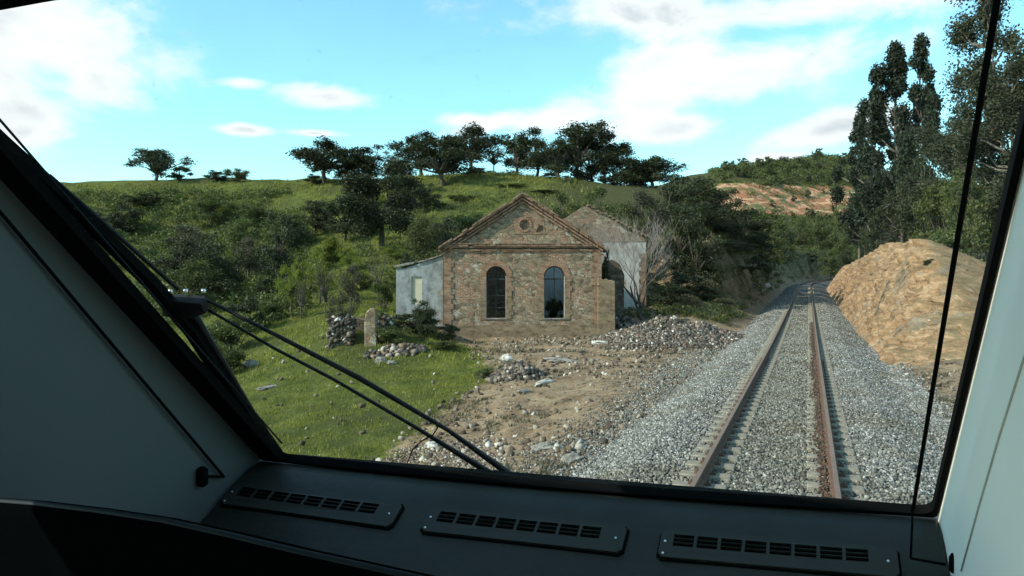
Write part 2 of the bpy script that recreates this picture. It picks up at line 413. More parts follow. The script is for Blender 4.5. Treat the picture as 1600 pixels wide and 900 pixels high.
def masonry_material(name, plaster=0.45, brick=0.5, tint=(1, 1, 1)):
    m, t, b = new_mat(name)
    uv, tc, s = xz_vec(t)
    wv = t.noise(uv, 3.0, 3, 0.5, out=1)
    wuv = t.mix(0.09, uv, wv, 'ADD')
    uvs = t.mapping(wuv, (1, 1.7, 1))
    v = t.vor(uvs, 3.4); ve = t.vor(uvs, 3.4, 'DISTANCE_TO_EDGE')
    hs = t.node('ShaderNodeSeparateColor'); t.l.new(v.outputs['Color'], hs.inputs[0])
    stone = t.ramp(hs.outputs[0], [(0.0, (0.10, 0.080, 0.058)), (0.25, (0.21, 0.168, 0.118)), (0.55, (0.285, 0.23, 0.165)), (0.75, (0.20, 0.168, 0.13)), (0.88, (0.25, 0.14, 0.092)), (1, (0.36, 0.305, 0.23))])
    mort = t.sstep(ve.outputs[0], 0.02, 0.075)
    c = t.mix(mort, (0.215, 0.175, 0.13), stone)
    # brick infill patches
    bt = t.node('ShaderNodeTexBrick'); t.l.new(t.mapping(wuv, (1, 1, 1)), bt.inputs[0])
    bt.inputs['Scale'].default_value = 1.0; bt.inputs['Brick Width'].default_value = 0.27; bt.inputs['Row Height'].default_value = 0.075
    bt.inputs['Mortar Size'].default_value = 0.012; bt.inputs['Color1'].default_value = (0.20, 0.10, 0.065, 1); bt.inputs['Color2'].default_value = (0.26, 0.155, 0.10, 1)
    bt.inputs['Mortar'].default_value = (0.32, 0.27, 0.21, 1)
    pn = t.noise(uv, 0.75, 4, 0.65)
    c = t.mix(t.sstep(pn, 0.62 - 0.12 * brick, 0.66 - 0.12 * brick), c, bt.outputs[0])
    # remains of render
    pl = t.noise(t.mapping(uv, loc=(7.3, 2.2, 0)), 0.95, 5, 0.68)
    c = t.mix(t.sstep(pl, 0.66 - 0.13 * plaster, 0.70 - 0.13 * plaster), c, t.ramp(t.noise(uv, 6, 4), [(0.3, (0.26, 0.245, 0.205)), (0.7, (0.40, 0.375, 0.32))]))
    gr = t.noise(uv, 2.3, 5, 0.7)
    c = t.mix(t.math('MULTIPLY', t.sstep(gr, 0.45, 0.75), 0.7), c, (0.060, 0.050, 0.038))
    c = t.mix(1.0, c, tint, 'MULTIPLY')
    t.l.new(c, b.inputs['Base Color']); b.inputs['Roughness'].default_value = 0.95; b.inputs['Specular IOR Level'].default_value = 0.1
    h = t.math('ADD', t.math('MULTIPLY', mort, 0.7), t.math('MULTIPLY', t.noise(uv, 14, 4, 0.7), 0.8))
    bump(t, b, h, 0.9, 0.06)
    return m
def brick_material(name, c1=(0.25, 0.120, 0.075), c2=(0.33, 0.19, 0.125), mort=(0.22, 0.18, 0.13), w=0.27, hgt=0.07, grime=0.6):
    m, t, b = new_mat(name)
    uv, tc, s = xz_vec(t)
    wuv = t.mix(0.02, uv, t.noise(uv, 6, 2, out=1), 'ADD')
    bt = t.node('ShaderNodeTexBrick'); t.l.new(wuv, bt.inputs[0])
    bt.inputs['Scale'].default_value = 1.0; bt.inputs['Brick Width'].default_value = w; bt.inputs['Row Height'].default_value = hgt
    bt.inputs['Mortar Size'].default_value = 0.011; bt.inputs['Color1'].default_value = (*c1, 1); bt.inputs['Color2'].default_value = (*c2, 1)
    bt.inputs['Mortar'].default_value = (*mort, 1)
    n = t.noise(uv, 2.6, 5, 0.7)
    c = t.mix(t.math('MULTIPLY', t.sstep(n, 0.42, 0.7), grime), bt.outputs[0], (0.095, 0.074, 0.052))
    c = t.mix(t.math('MULTIPLY', t.sstep(t.noise(uv, 9, 4, 0.7), 0.5, 0.7), 0.5), c, (0.28, 0.215, 0.15))
    blk = t.vor(t.mapping(wuv, (3.4, 8.5, 1)), 1.0); bs = t.node('ShaderNodeSeparateColor'); t.l.new(blk.outputs['Color'], bs.inputs[0])
    c = t.mix(t.sstep(bs.outputs[0], 0.45, 1.0), c, t.mix(1.0, c, (0.66, 0.63, 0.60), 'MULTIPLY'))
    c = t.mix(t.math('MULTIPLY', t.sstep(bs.outputs[1], 0.6, 1.0), 0.45), c, (0.33, 0.255, 0.175))
    t.l.new(c, b.inputs['Base Color']); b.inputs['Roughness'].default_value = 0.95; b.inputs['Specular IOR Level'].default_value = 0.1
    bump(t, b, t.math('ADD', t.math('MULTIPLY', bt.outputs['Fac'], -0.6), t.noise(uv, 20, 4, 0.7)), 0.8, 0.03)
    return m
def plaster_material(name, c1, c2, stain, amt=0.6):
    m, t, b = new_mat(name)
    uv, tc, s = xz_vec(t)
    n = t.noise(uv, 2.0, 6, 0.68); n2 = t.noise(t.mapping(uv, (1.7, 0.8, 1)), 1.6, 5, 0.7)
    c = t.ramp(n, [(0.3, c1), (0.7, c2)])
    c = t.mix(t.math('MULTIPLY', t.sstep(n2, 0.45, 0.68), amt), c, stain)
    c = t.mix(t.sstep(t.noise(t.mapping(uv, loc=(4, 4, 0)), 1.1, 5, 0.7), 0.60, 0.64), c, (0.22, 0.17, 0.13))
    t.l.new(c, b.inputs['Base Color']); b.inputs['Roughness'].default_value = 0.95
    bump(t, b, t.noise(uv, 12, 5, 0.7), 0.5, 0.03)
    return m
def rock_material():
    m, t, b = new_mat('rock')
    geo = t.node('ShaderNodeNewGeometry'); pos = geo.outputs['Position']
    st = t.mapping(pos, (0.45, 0.45, 1.6), rot=(R_(20), R_(-62), R_(35)))
    n1 = t.noise(st, 1.9, 8, 0.75, 0.6); n2 = t.noise(pos, 0.6, 4, 0.6); n3 = t.noise(pos, 9, 5, 0.7)
    c = t.ramp(n1, [(0.30, (0.085, 0.050, 0.028)), (0.42, (0.21, 0.135, 0.075)), (0.52, (0.34, 0.215, 0.120)), (0.62, (0.45, 0.32, 0.20)), (0.74, (0.26, 0.135, 0.068))])
    c = t.mix(t.math('MULTIPLY', t.sstep(n2, 0.54, 0.68), 0.5), c, (0.32, 0.17, 0.075))
    c = t.mix(t.math('MULTIPLY', t.sstep(n3, 0.5, 0.75), 0.7), c, (0.085, 0.060, 0.038))
    # grey weathered rubble towards the near end and low down
    g = t.sstep(t.noise(t.mapping(pos, loc=(5, 3, 1)), 0.5, 5, 0.7), 0.56, 0.62)
    c = t.mix(t.math('MULTIPLY', g, 0.6), c, (0.20, 0.185, 0.15))
    sn = t.node('ShaderNodeSeparateXYZ'); t.l.new(geo.outputs['Normal'], sn.inputs[0])
    flat = t.math('MULTIPLY', t.sstep(sn.outputs[2], 0.8, 0.93), t.sstep(t.noise(pos, 1.2, 4, 0.7), 0.42, 0.58))
    c = t.mix(t.math('MULTIPLY', flat, 0.7), c, (0.19, 0.16, 0.08))
    t.l.new(c, b.inputs['Base Color']); b.inputs['Roughness'].default_value = 0.95; b.inputs['Specular IOR Level'].default_value = 0.1
    bump(t, b, t.math('ADD', n1, t.math('MULTIPLY', n3, 0.35)), 1.0, 0.22)
    return m
def gravel_material(name='gravel'):
    m, t, b = new_mat(name)
    geo = t.node('ShaderNodeNewGeometry'); pos = geo.outputs['Position']
    v = t.vor(pos, 17.0); s = t.node('ShaderNodeSeparateColor'); t.l.new(v.outputs['Color'], s.inputs[0])
    c = t.ramp(s.outputs[0], [(0, (0.06, 0.06, 0.055)), (0.35, (0.13, 0.135, 0.125)), (0.7, (0.23, 0.235, 0.22)), (1, (0.46, 0.46, 0.44))])
    c = t.mix(t.sstep(v.outputs['Distance'], 0.45, 0.1, 0.0, 1.0), (0.05, 0.05, 0.045), c)
    n = t.noise(pos, 0.6, 3)
    c = t.mix(t.math('MULTIPLY', t.sstep(n, 0.45, 0.7), 0.35), c, (0.22, 0.20, 0.17))
    t.l.new(c, b.inputs['Base Color']); b.inputs['Roughness'].default_value = 0.9
    bump(t, b, t.math('MULTIPLY', v.outputs['Distance'], -1.0), 1.0, 0.05)
    return m

M = {}
M['ground'] = ground_material(); M['rock'] = rock_material(); M['gravel'] = gravel_material()
M['ballast'] = stone_material('ballast_stone', [(0.0, (0.070, 0.070, 0.062)), (0.4, (0.165, 0.165, 0.148)), (0.78, (0.265, 0.262, 0.240)), (0.94, (0.38, 0.375, 0.35)), (1, (0.56, 0.55, 0.52))], track=True)
M['pebble'] = stone_material('pebble', [(0.0, (0.05, 0.038, 0.026)), (0.45, (0.14, 0.105, 0.072)), (0.78, (0.25, 0.205, 0.15)), (0.94, (0.38, 0.34, 0.28)), (1, (0.60, 0.57, 0.51))])
M['rubble'] = stone_material('rubble_stone', [(0.0, (0.040, 0.036, 0.030)), (0.55, (0.115, 0.096, 0.076)), (0.80, (0.22, 0.185, 0.145)), (0.86, (0.20, 0.11, 0.075)), (0.95, (0.38, 0.35, 0.30)), (1, (0.66, 0.63, 0.58))])
M['white_stone'] = simple('white_stone', (0.46, 0.43, 0.385), 0.95, var=0.45, scale=6, bmp=0.9, spec=.1)
M['grey_stone'] = simple('grey_stone', (0.20, 0.185, 0.16), 0.95, var=0.55, scale=5, bmp=0.7)
M['oak_leaf'] = foliage_material('oak_leaf', (0.014, 0.020, 0.009), (0.050, 0.060, 0.023), 0.17)
M['bush_leaf'] = foliage_material('bush_leaf', (0.034, 0.044, 0.015), (0.12, 0.135, 0.042), 0.28)
M['pale_leaf'] = foliage_material('pale_leaf', (0.085, 0.11, 0.020), (0.22, 0.25, 0.05), 0.45)
M['olive_leaf'] = foliage_material('olive_leaf', (0.045, 0.046, 0.028), (0.125, 0.115, 0.068), 0.2)
M['euc_leaf'] = foliage_material('euc_leaf', (0.010, 0.016, 0.010), (0.036, 0.048, 0.026), 0.15)
M['euc_pale'] = foliage_material('euc_pale_leaf', (0.030, 0.038, 0.022), (0.085, 0.095, 0.055), 0.25)
M['grass_blade'] = foliage_material('grass_blade', (0.090, 0.098, 0.019), (0.26, 0.25, 0.058), 0.38)
M['bark'] = simple('bark', (0.075, 0.062, 0.05), 0.95, var=0.35, scale=3, bmp=0.7)
M['pale_bark'] = simple('pale_bark', (0.13, 0.11, 0.09), 0.9, var=0.35, scale=2, bmp=0.4)
M['dead_twig'] = simple('dead_twig', (0.26, 0.225, 0.20), 0.9, var=0.3, scale=3)
M['masonry'] = masonry_material('rubble_masonry', 0.6, 0.8, (1.1, 1.05, 1.0))
M['masonry_dark'] = masonry_material('dark_masonry', 0.2, 0.3, (0.55, 0.55, 0.55))
M['brick'] = brick_material('brick')
M['brick_yellow'] = brick_material('brick_ochre', (0.19, 0.125, 0.072), (0.27, 0.185, 0.11), grime=0.75)
M['brick_red'] = brick_material('brick_red', (0.34, 0.145, 0.09), (0.41, 0.215, 0.14), (0.30, 0.21, 0.15), w=0.3, hgt=0.055, grime=0.45)
M['tile'] = simple('clay_tile', (0.17, 0.115, 0.08), 0.9, var=0.5, scale=4, bmp=0.5)
M['white_render'] = plaster_material('white_render', (0.33, 0.33, 0.31), (0.50, 0.50, 0.48), (0.22, 0.21, 0.185))
M['blue_render'] = plaster_material('blue_render', (0.17, 0.18, 0.18), (0.33, 0.345, 0.345), (0.08, 0.082, 0.08), 0.75)
M['board'] = simple('pale_board', (0.46, 0.41, 0.31), 0.85, var=0.12, scale=3)
M['iron'] = simple('dark_iron', (0.025, 0.027, 0.026), 0.6, var=0.2)
M['concrete'] = simple('sleeper_concrete', (0.195, 0.175, 0.135), 0.9, var=0.4, scale=6, bmp=0.4)
M['plastic_black'] = simple('black_rubber', (0.003, 0.0035, 0.0035), 0.8, var=0.1, spec=0.04)
M['blackpaint'] = simple('black_paint', (0.008, 0.009, 0.010), 0.5, var=0.1, spec=0.2)
M['screw'] = simple('zinc_screw', (0.75, 0.75, 0.75), 0.3, 0.9, var=0.05)
# ------------------------------------------------------------------ ground sheet
def build_ground():
    az = np.concatenate([np.linspace(-180, -48, 34)[:-1], np.linspace(-48, 46, 640), np.linspace(46, 180, 34)[1:]])
    az = np.radians(az); na = len(az)
    r = np.concatenate([np.linspace(0.6, 9, 10)[:-1], 9 * np.exp(np.linspace(0, math.log(1500 / 9), 420))]); nr = len(r)
    RR, AA = np.meshgrid(r, az, indexing='ij')
    X = RR * np.sin(AA); Y = RR * np.cos(AA)
    Z = ground_z(X, Y)
    V = np.stack([X, Y, Z], -1).reshape(-1, 3)
    idx = np.arange(nr * na).reshape(nr, na)
    F = np.stack([idx[:-1, :-1], idx[:-1, 1:], idx[1:, 1:], idx[1:, :-1]], -1).reshape(-1, 4)
    t, D = tD(X, Y)
    dirt = ss(X - dirt_edge(Y), -1.0, 0.7) * (Y < 47) * (t < 0)
    dirt = np.maximum(dirt, ss(Y, 38.5, 39.5) * (Y < 64) * (X > -6) * (t < 0) * 0.75)
    dirt = np.maximum(dirt, ss(t, 0, 1) * 1.0 * (D < 45))
    dirt = np.maximum(dirt, (np.abs(t) < 3.4) * 1.0)
    dirt = np.maximum(dirt, ss(-t, 7.5, 5) * ss(D, 50, 58) * (D < 235) * (t < 0) * 0.85)
    dirt = np.maximum(dirt, ss(t, 2, 3) * (1 - ss(D, 120, 150)) * 0.8)
    red = ss(Z, 23, 27) * (1 - ss(Z, 37, 41)) * ss(Y, 215, 240) * ss(X, 60, 90)
    lush = ss(Y, 205, 235) * (1 - red) * 0.9 * ss(X, 20, 60)
    lush = np.maximum(lush, ss(-t, 4, 7) * ss(D, 62, 72) * ss(-t, 40, 20) * (t < 0) * (D < 200))
    # scrubby dark hillside on the left
    PX = CX + FPX * X / np.maximum(Y, 1); PYY = HY - FPX * (Z - H) / np.maximum(Y, 1)
    scr = ss(X, -16, -28) * ss(Y, 44, 55) * (1 - ss(Z, 13.0, 16.5))
    lush = np.maximum(lush, scr * 0.45)
    lush = np.maximum(lush, ss(-t, 3.6, 4.4) * ss(-t, 13, 9) * ss(D, 45, 50) * (D < 235) * (t < 0) * 0.55)
    col = np.stack([dirt, red, lush, np.ones_like(dirt)], -1).reshape(-1, 4)
    o = mesh_np('ground', V, F, M['ground'], smooth=True, attr=col)
    tag(o, kind='structure')
build_ground()

# ------------------------------------------------------------------ rock cutting on the right (dense sheet over the ground)
def build_cutting():
    D = np.concatenate([np.linspace(23.5, 60, 300), np.linspace(60, 135, 160)[1:]]); tt = np.linspace(2.95, 11.5, 110)
    DD, T = np.meshgrid(D, tt, indexing='ij')
    Z = zright(T, DD)
    e = ss(DD, 25, 34) * (1 - ss(DD, 118, 133)) * ss(T, 3.0, 3.8) * (1 - ss(T, 10.2, 11.4))
    A = T + centre(DD)
    # stratified rough displacement
    q = DD * 0.55 + Z * 0.8
    lay = fbm(q * 3, T * 0.8 + DD * 0.25, 1.6, 4, 41, 0.6)
    rid = np.abs(fbm(DD - Z * 0.9, Z * 0.6 + T, 2.2, 4, 43, 0.55))
    disp = (lay * 0.55 - rid * 0.8 + fbm(DD, T * 2, 0.5, 3, 47) * 0.22) * e
    disp = disp + (np.abs(vnoise(DD * 1.0 + Z, Z * 2.2 - DD * .8, 00.75, 71)) - .2) * 0.60 * e + fbm(DD, T + Z, 0.28, 2, 73) * .20 * e
    X = (A - disp * 0.8) * CT + DD * ST; Y = -(A - disp * 0.8) * ST + DD * CT
    Z = Z + disp * 0.35 - (1 - e) * 0.35
    V = np.stack([X, Y, Z], -1).reshape(-1, 3)
    n0, n1 = DD.shape; idx = np.arange(n0 * n1).reshape(n0, n1)
    F = np.stack([idx[:-1, :-1], idx[:-1, 1:], idx[1:, 1:], idx[1:, :-1]], -1).reshape(-1, 4)
    o = mesh_np('rock_cutting', V, F, M['rock'], smooth=True); tag(o, kind='structure')
build_cutting()

# ------------------------------------------------------------------ ballast
BED_T = np.array([-3.15, -2.7, -1.95, -1.5, -0.6, 0, 0.6, 1.5, 1.95, 2.7, 3.2])
BED_Z = np.array([-0.70, -0.52, -0.24, -0.225, -0.235, -0.25, -0.235, -0.225, -0.24, -0.52, -0.70])
def bedz(t, D): return np.interp(t, BED_T, BED_Z) + grade(D)
def build_bed():
    D = np.concatenate([np.linspace(-40, 8, 20)[:-1], np.linspace(8, 40, 240), np.linspace(40, 230, 240)[1:]])
    tt = np.interp(np.linspace(0, 10, 61), np.arange(11), BED_T)
    DD, T = np.meshgrid(D, tt, indexing='ij')
    Z = bedz(T, DD) + fbm(DD, T, 0.35, 3, 51) * 0.035
    A = T + centre(DD); X = A * CT + DD * ST; Y = -A * ST + DD * CT
    V = np.stack([X, Y, Z], -1).reshape(-1, 3); n0, n1 = DD.shape; idx = np.arange(n0 * n1).reshape(n0, n1)
    F = np.stack([idx[:-1, :-1], idx[:-1, 1:], idx[1:, 1:], idx[1:, :-1]], -1).reshape(-1, 4)
    tag(mesh_np('ballast_bed', V, F, M['gravel'], smooth=True), kind='structure')
build_bed()

CUBE = np.array([(x, y, z) for x in (-1, 1) for y in (-1, 1) for z in (-1, 1)], float)
CF = np.array([(0, 1, 3, 2), (4, 6, 7, 5), (0, 4, 5, 1), (2, 3, 7, 6), (0, 2, 6, 4), (1, 5, 7, 3)])
def rand_rot(n, r):
    q = r.normal(size=(n, 4)); q /= np.linalg.norm(q, axis=1)[:, None]
    w, x, y, z = q.T
    return np.stack([np.stack([1 - 2 * (y * y + z * z), 2 * (x * y - z * w), 2 * (x * z + y * w)], -1),
                     np.stack([2 * (x * y + z * w), 1 - 2 * (x * x + z * z), 2 * (y * z - x * w)], -1),
                     np.stack([2 * (x * z - y * w), 2 * (y * z + x * w), 1 - 2 * (x * x + y * y)], -1)], 1)
def stones(name, pts, size, mat, seed=1, flat=0.65):
    r = np.random.default_rng(seed); n = len(pts)
    v = np.repeat(CUBE[None], n, 0) * (1 + r.uniform(-0.38, 0.25, (n, 8, 3)))
    v = v * np.stack([np.ones(n), r.uniform(0.6, 1, n), r.uniform(flat * 0.7, flat * 1.2, n)], -1)[:, None, :]
    v = np.einsum('nij,nkj->nki', rand_rot(n, r), v) * (np.asarray(size).reshape(-1, 1, 1) * 0.5) + pts[:, None, :]
    F = (CF[None] + (np.arange(n) * 8)[:, None, None]).reshape(-1, 4)
    return mesh_np(name, v.reshape(-1, 3), F, mat)
def build_ballast_stones():
    r = np.random.default_rng(3)
    def batch(n, d0, d1, s0, s1):
        D = r.uniform(d0, d1, n); t = r.uniform(-3.15, 3.35, n)
        a = t + centre(D)
        X = a * CT + D * ST; Y = -a * ST + D * CT
        z = np.maximum(bedz(t, D), ground_z(X, Y)) + r.uniform(-0.01, 0.03, n)
        return np.stack([X, Y, z], -1), r.uniform(s0, s1, n)
    p1, s1 = batch(90000, 7.5, 24, 0.026, 0.055)
    p2, s2 = batch(60000, 24, 50, 0.035, 0.065)
    p3, s3 = batch(26000, 50, 95, 0.055, 0.10)
    # spilled stones on the dirt shoulder left
    D = r.uniform(9, 45, 9000); t = -3.0 - np.abs(r.normal(0, 0.9, 9000)); a = t + centre(D)
    X = a * CT + D * ST; Y = -a * ST + D * CT
    p4 = np.stack([X, Y, ground_z(X, Y) + 0.015], -1); s4 = r.uniform(0.022, 0.055, 9000)
    D = r.uniform(12, 45, 9000); t = 3.1 + np.abs(r.normal(0, 0.32, 9000)); a = t + centre(D)
    X = a * CT + D * ST; Y = -a * ST + D * CT
    p5 = np.stack([X, Y, ground_z(X, Y) + 0.015], -1); s5 = r.uniform(0.03, 0.08, 9000)
    tag(stones('ballast', np.concatenate([p1, p2, p3, p4, p5]), np.concatenate([s1, s2, s3, s4, s5]), M['ballast'], 5),
        'grey crushed stone ballast heaped under and beside the rails', 'ballast', kind='stuff')
build_ballast_stones()

# ------------------------------------------------------------------ sleepers and rails
def rail_material():
    m, t, b = new_mat('rail_steel')
    geo = t.node('ShaderNodeNewGeometry'); pos = geo.outputs['Position']
    sn = t.node('ShaderNodeSeparateXYZ'); t.l.new(geo.outputs['Normal'], sn.inputs[0])
    n = t.noise(pos, 6, 4, 0.7)
    rust = t.ramp(n, [(0.3, (0.070, 0.040, 0.027)), (0.7, (0.150, 0.083, 0.052))])
    t.l.new(rust, b.inputs['Base Color']); b.inputs['Roughness'].default_value = 0.85
    return m
M['rail'] = rail_material()
M['rail_top'] = simple('worn_rail_head', (0.16, 0.112, 0.086), 0.65, 0.1, var=0.15, scale=2)
RUST = M['rust_block'] = simple('rust_stained_concrete', (0.070, 0.046, 0.033), 0.95, var=0.6, scale=14, bmp=0.4)
GA = 0.87
def build_track():
    prof = [(-0.075, 0.0), (0.075, 0.0), (0.075, 0.012), (0.012, 0.035), (0.010, 0.115), (0.036, 0.128), (0.036, 0.158), (-0.036, 0.158), (-0.036, 0.128), (-0.010, 0.115), (-0.012, 0.035), (-0.075, 0.012)]
    Ds = list(np.concatenate([np.linspace(-20, 100, 49), np.linspace(100, 200, 60)[1:]]))
    for s, lab in ((-1, 'worn steel rail nearer the ruined building, shadow along its right side'), (1, 'worn steel rail nearer the ochre rock cutting, rust beside its foot')):
        root = thing('rail', lab, 'rail', tuple(W(TC + s * GA, 12, -0.16)), group='rails of the track')
        off = root.location
        for nm, pr, mt in (('rail_body', prof, M['rail']), ('rail_head_surface', [(-0.033, 0.1585), (0.033, 0.1585), (0.030, 0.163), (-0.030, 0.163)], M['rail_top'])):
            mb = MB(); vs = []; fs = []; k = len(pr)
            for D in Ds:
                c = float(centre(D)) + s * GA; z0 = -0.163 + float(grade(D))
                vs += [W(c + x, D, z0 + z) for x, z in pr]
            for i in range(len(Ds) - 1):
                for j in range(k): fs.append((i * k + j, i * k + (j + 1) % k, (i + 1) * k + (j + 1) % k, (i + 1) * k + j))
            mb.add(vs, fs).build(nm, mt, root, off)
    # twin-block sleepers
    def block(s):
        mb = MB(); x0, x1 = s * GA - 0.36, s * GA + 0.36
        b = [Vector((x0 - .02, -.145, -.20)), Vector((x1 + .02, -.145, -.20)), Vector((x1 + .02, .145, -.20)), Vector((x0 - .02, .145, -.20))]
        tp = [Vector((x0, -.12, 0)), Vector((x1, -.12, 0)), Vector((x1, .12, 0)), Vector((x0, .12, 0))]
        return mb.hexa(b + tp)
    proto = None
    kids = []
    rr = random.Random(4)
    for i in range(200):
        D = 6.3 + i * 0.6
        c = float(centre(D)); ang = -TH - (max(0, D - 130) / 180.0)
        loc = W(c, D, -0.165 + float(grade(D)))
        if proto is None:
            proto = thing('railway_sleeper', 'twin-block concrete sleeper half sunk in the ballast under the rails', 'sleeper', tuple(loc), -TH, 'sleepers under the rails')
            for s in (-1, 1):
                o = block(s).build('concrete_block', M['concrete'], proto, bevel=0.012, seg=1); kids.append(o)
            mb = MB(); mb.box((0, 0, -0.1), (1.2, 0.05, 0.06)); kids.append(mb.build('tie_bar', M['rail'], proto))
            for s in (-1, 1):
                for q in (-1, 1):
                    mb = MB(); mb.box((s * GA + q * 0.115, 0, 0.016), (0.075, 0.09, 0.03)); mb.tube([(s * GA + q * .115, 0, .03), (s * GA + q * .115, 0, .06)], 0.016, 6)
                    kids.append(mb.build('rail_clip', M['rail'], proto))
            r = proto
        else:
            r = proto.copy(); C.objects.link(r); r.location = loc
            for kk, ch in enumerate(kids):
                if i > 35 and kk > 1: continue
                c2 = ch.copy(); C.objects.link(c2); c2.parent = r
        r.rotation_euler = (rr.uniform(-.02, .02), 0, ang + rr.uniform(-.012, .012))
    # rust flakes lying on the blocks inside the right rail
    r = np.random.default_rng(8); n = 3800
    D = 8 + r.random(n) ** 1.4 * 40; a = TC + GA - 0.10 - np.abs(r.normal(0, 0.075, n)) * (0.6 + 1.2 * (vnoise(D, D * 0, 1.1, 3) + 0.5))
    z = -0.158 + grade(D) + r.uniform(0, .006, n)
    pts = np.stack([a * CT + D * ST, -a * ST + D * CT, z], -1)
    tag(stones('rust_debris', pts, r.uniform(0.012, 0.035, n), RUST, 9), 'rust brown flakes and grit lying along the right rail', 'rust', kind='stuff')
build_track()

# ------------------------------------------------------------------ ruined building with the two arched windows
def arch_loop(cx, w, z0, z1, n=14):
    """window outline, half width w, semicircular head topping out at z1"""
    zs = z1 - w
    pts = [(cx - w, z0), (cx + w, z0), (cx + w, zs)]
    for i in range(1, n): 
        a = math.pi * i / n; pts.append((cx + w * math.cos(a), zs + w * math.sin(a)))
    pts.append((cx - w, zs)); return pts
def circ(cx, cz, r, n=18): return [(cx + r * math.cos(2 * math.pi * i / n), cz + r * math.sin(2 * math.pi * i / n)) for i in range(n)]
def toothed(x0, x1, z0, z1, side, amp=0.13, step=0.28):
    """vertical brick strip whose 'side' edge steps in and out"""
    p = []; n = int((z1 - z0) / step)
    zs = [z0 + (z1 - z0) * i / n for i in range(n + 1)]
    if side > 0:
        p = [(x0, z1), (x0, z0)]
        for i in range(n):
            e = x1 + (amp if i % 2 else 0); p += [(e, zs[i]), (e, zs[i + 1])]
    else:
        p = [(x1, z0), (x1, z1)]
        for i in reversed(range(n)):
            e = x0 - (amp if i % 2 else 0); p += [(e, zs[i + 1]), (e, zs[i])]
    return p
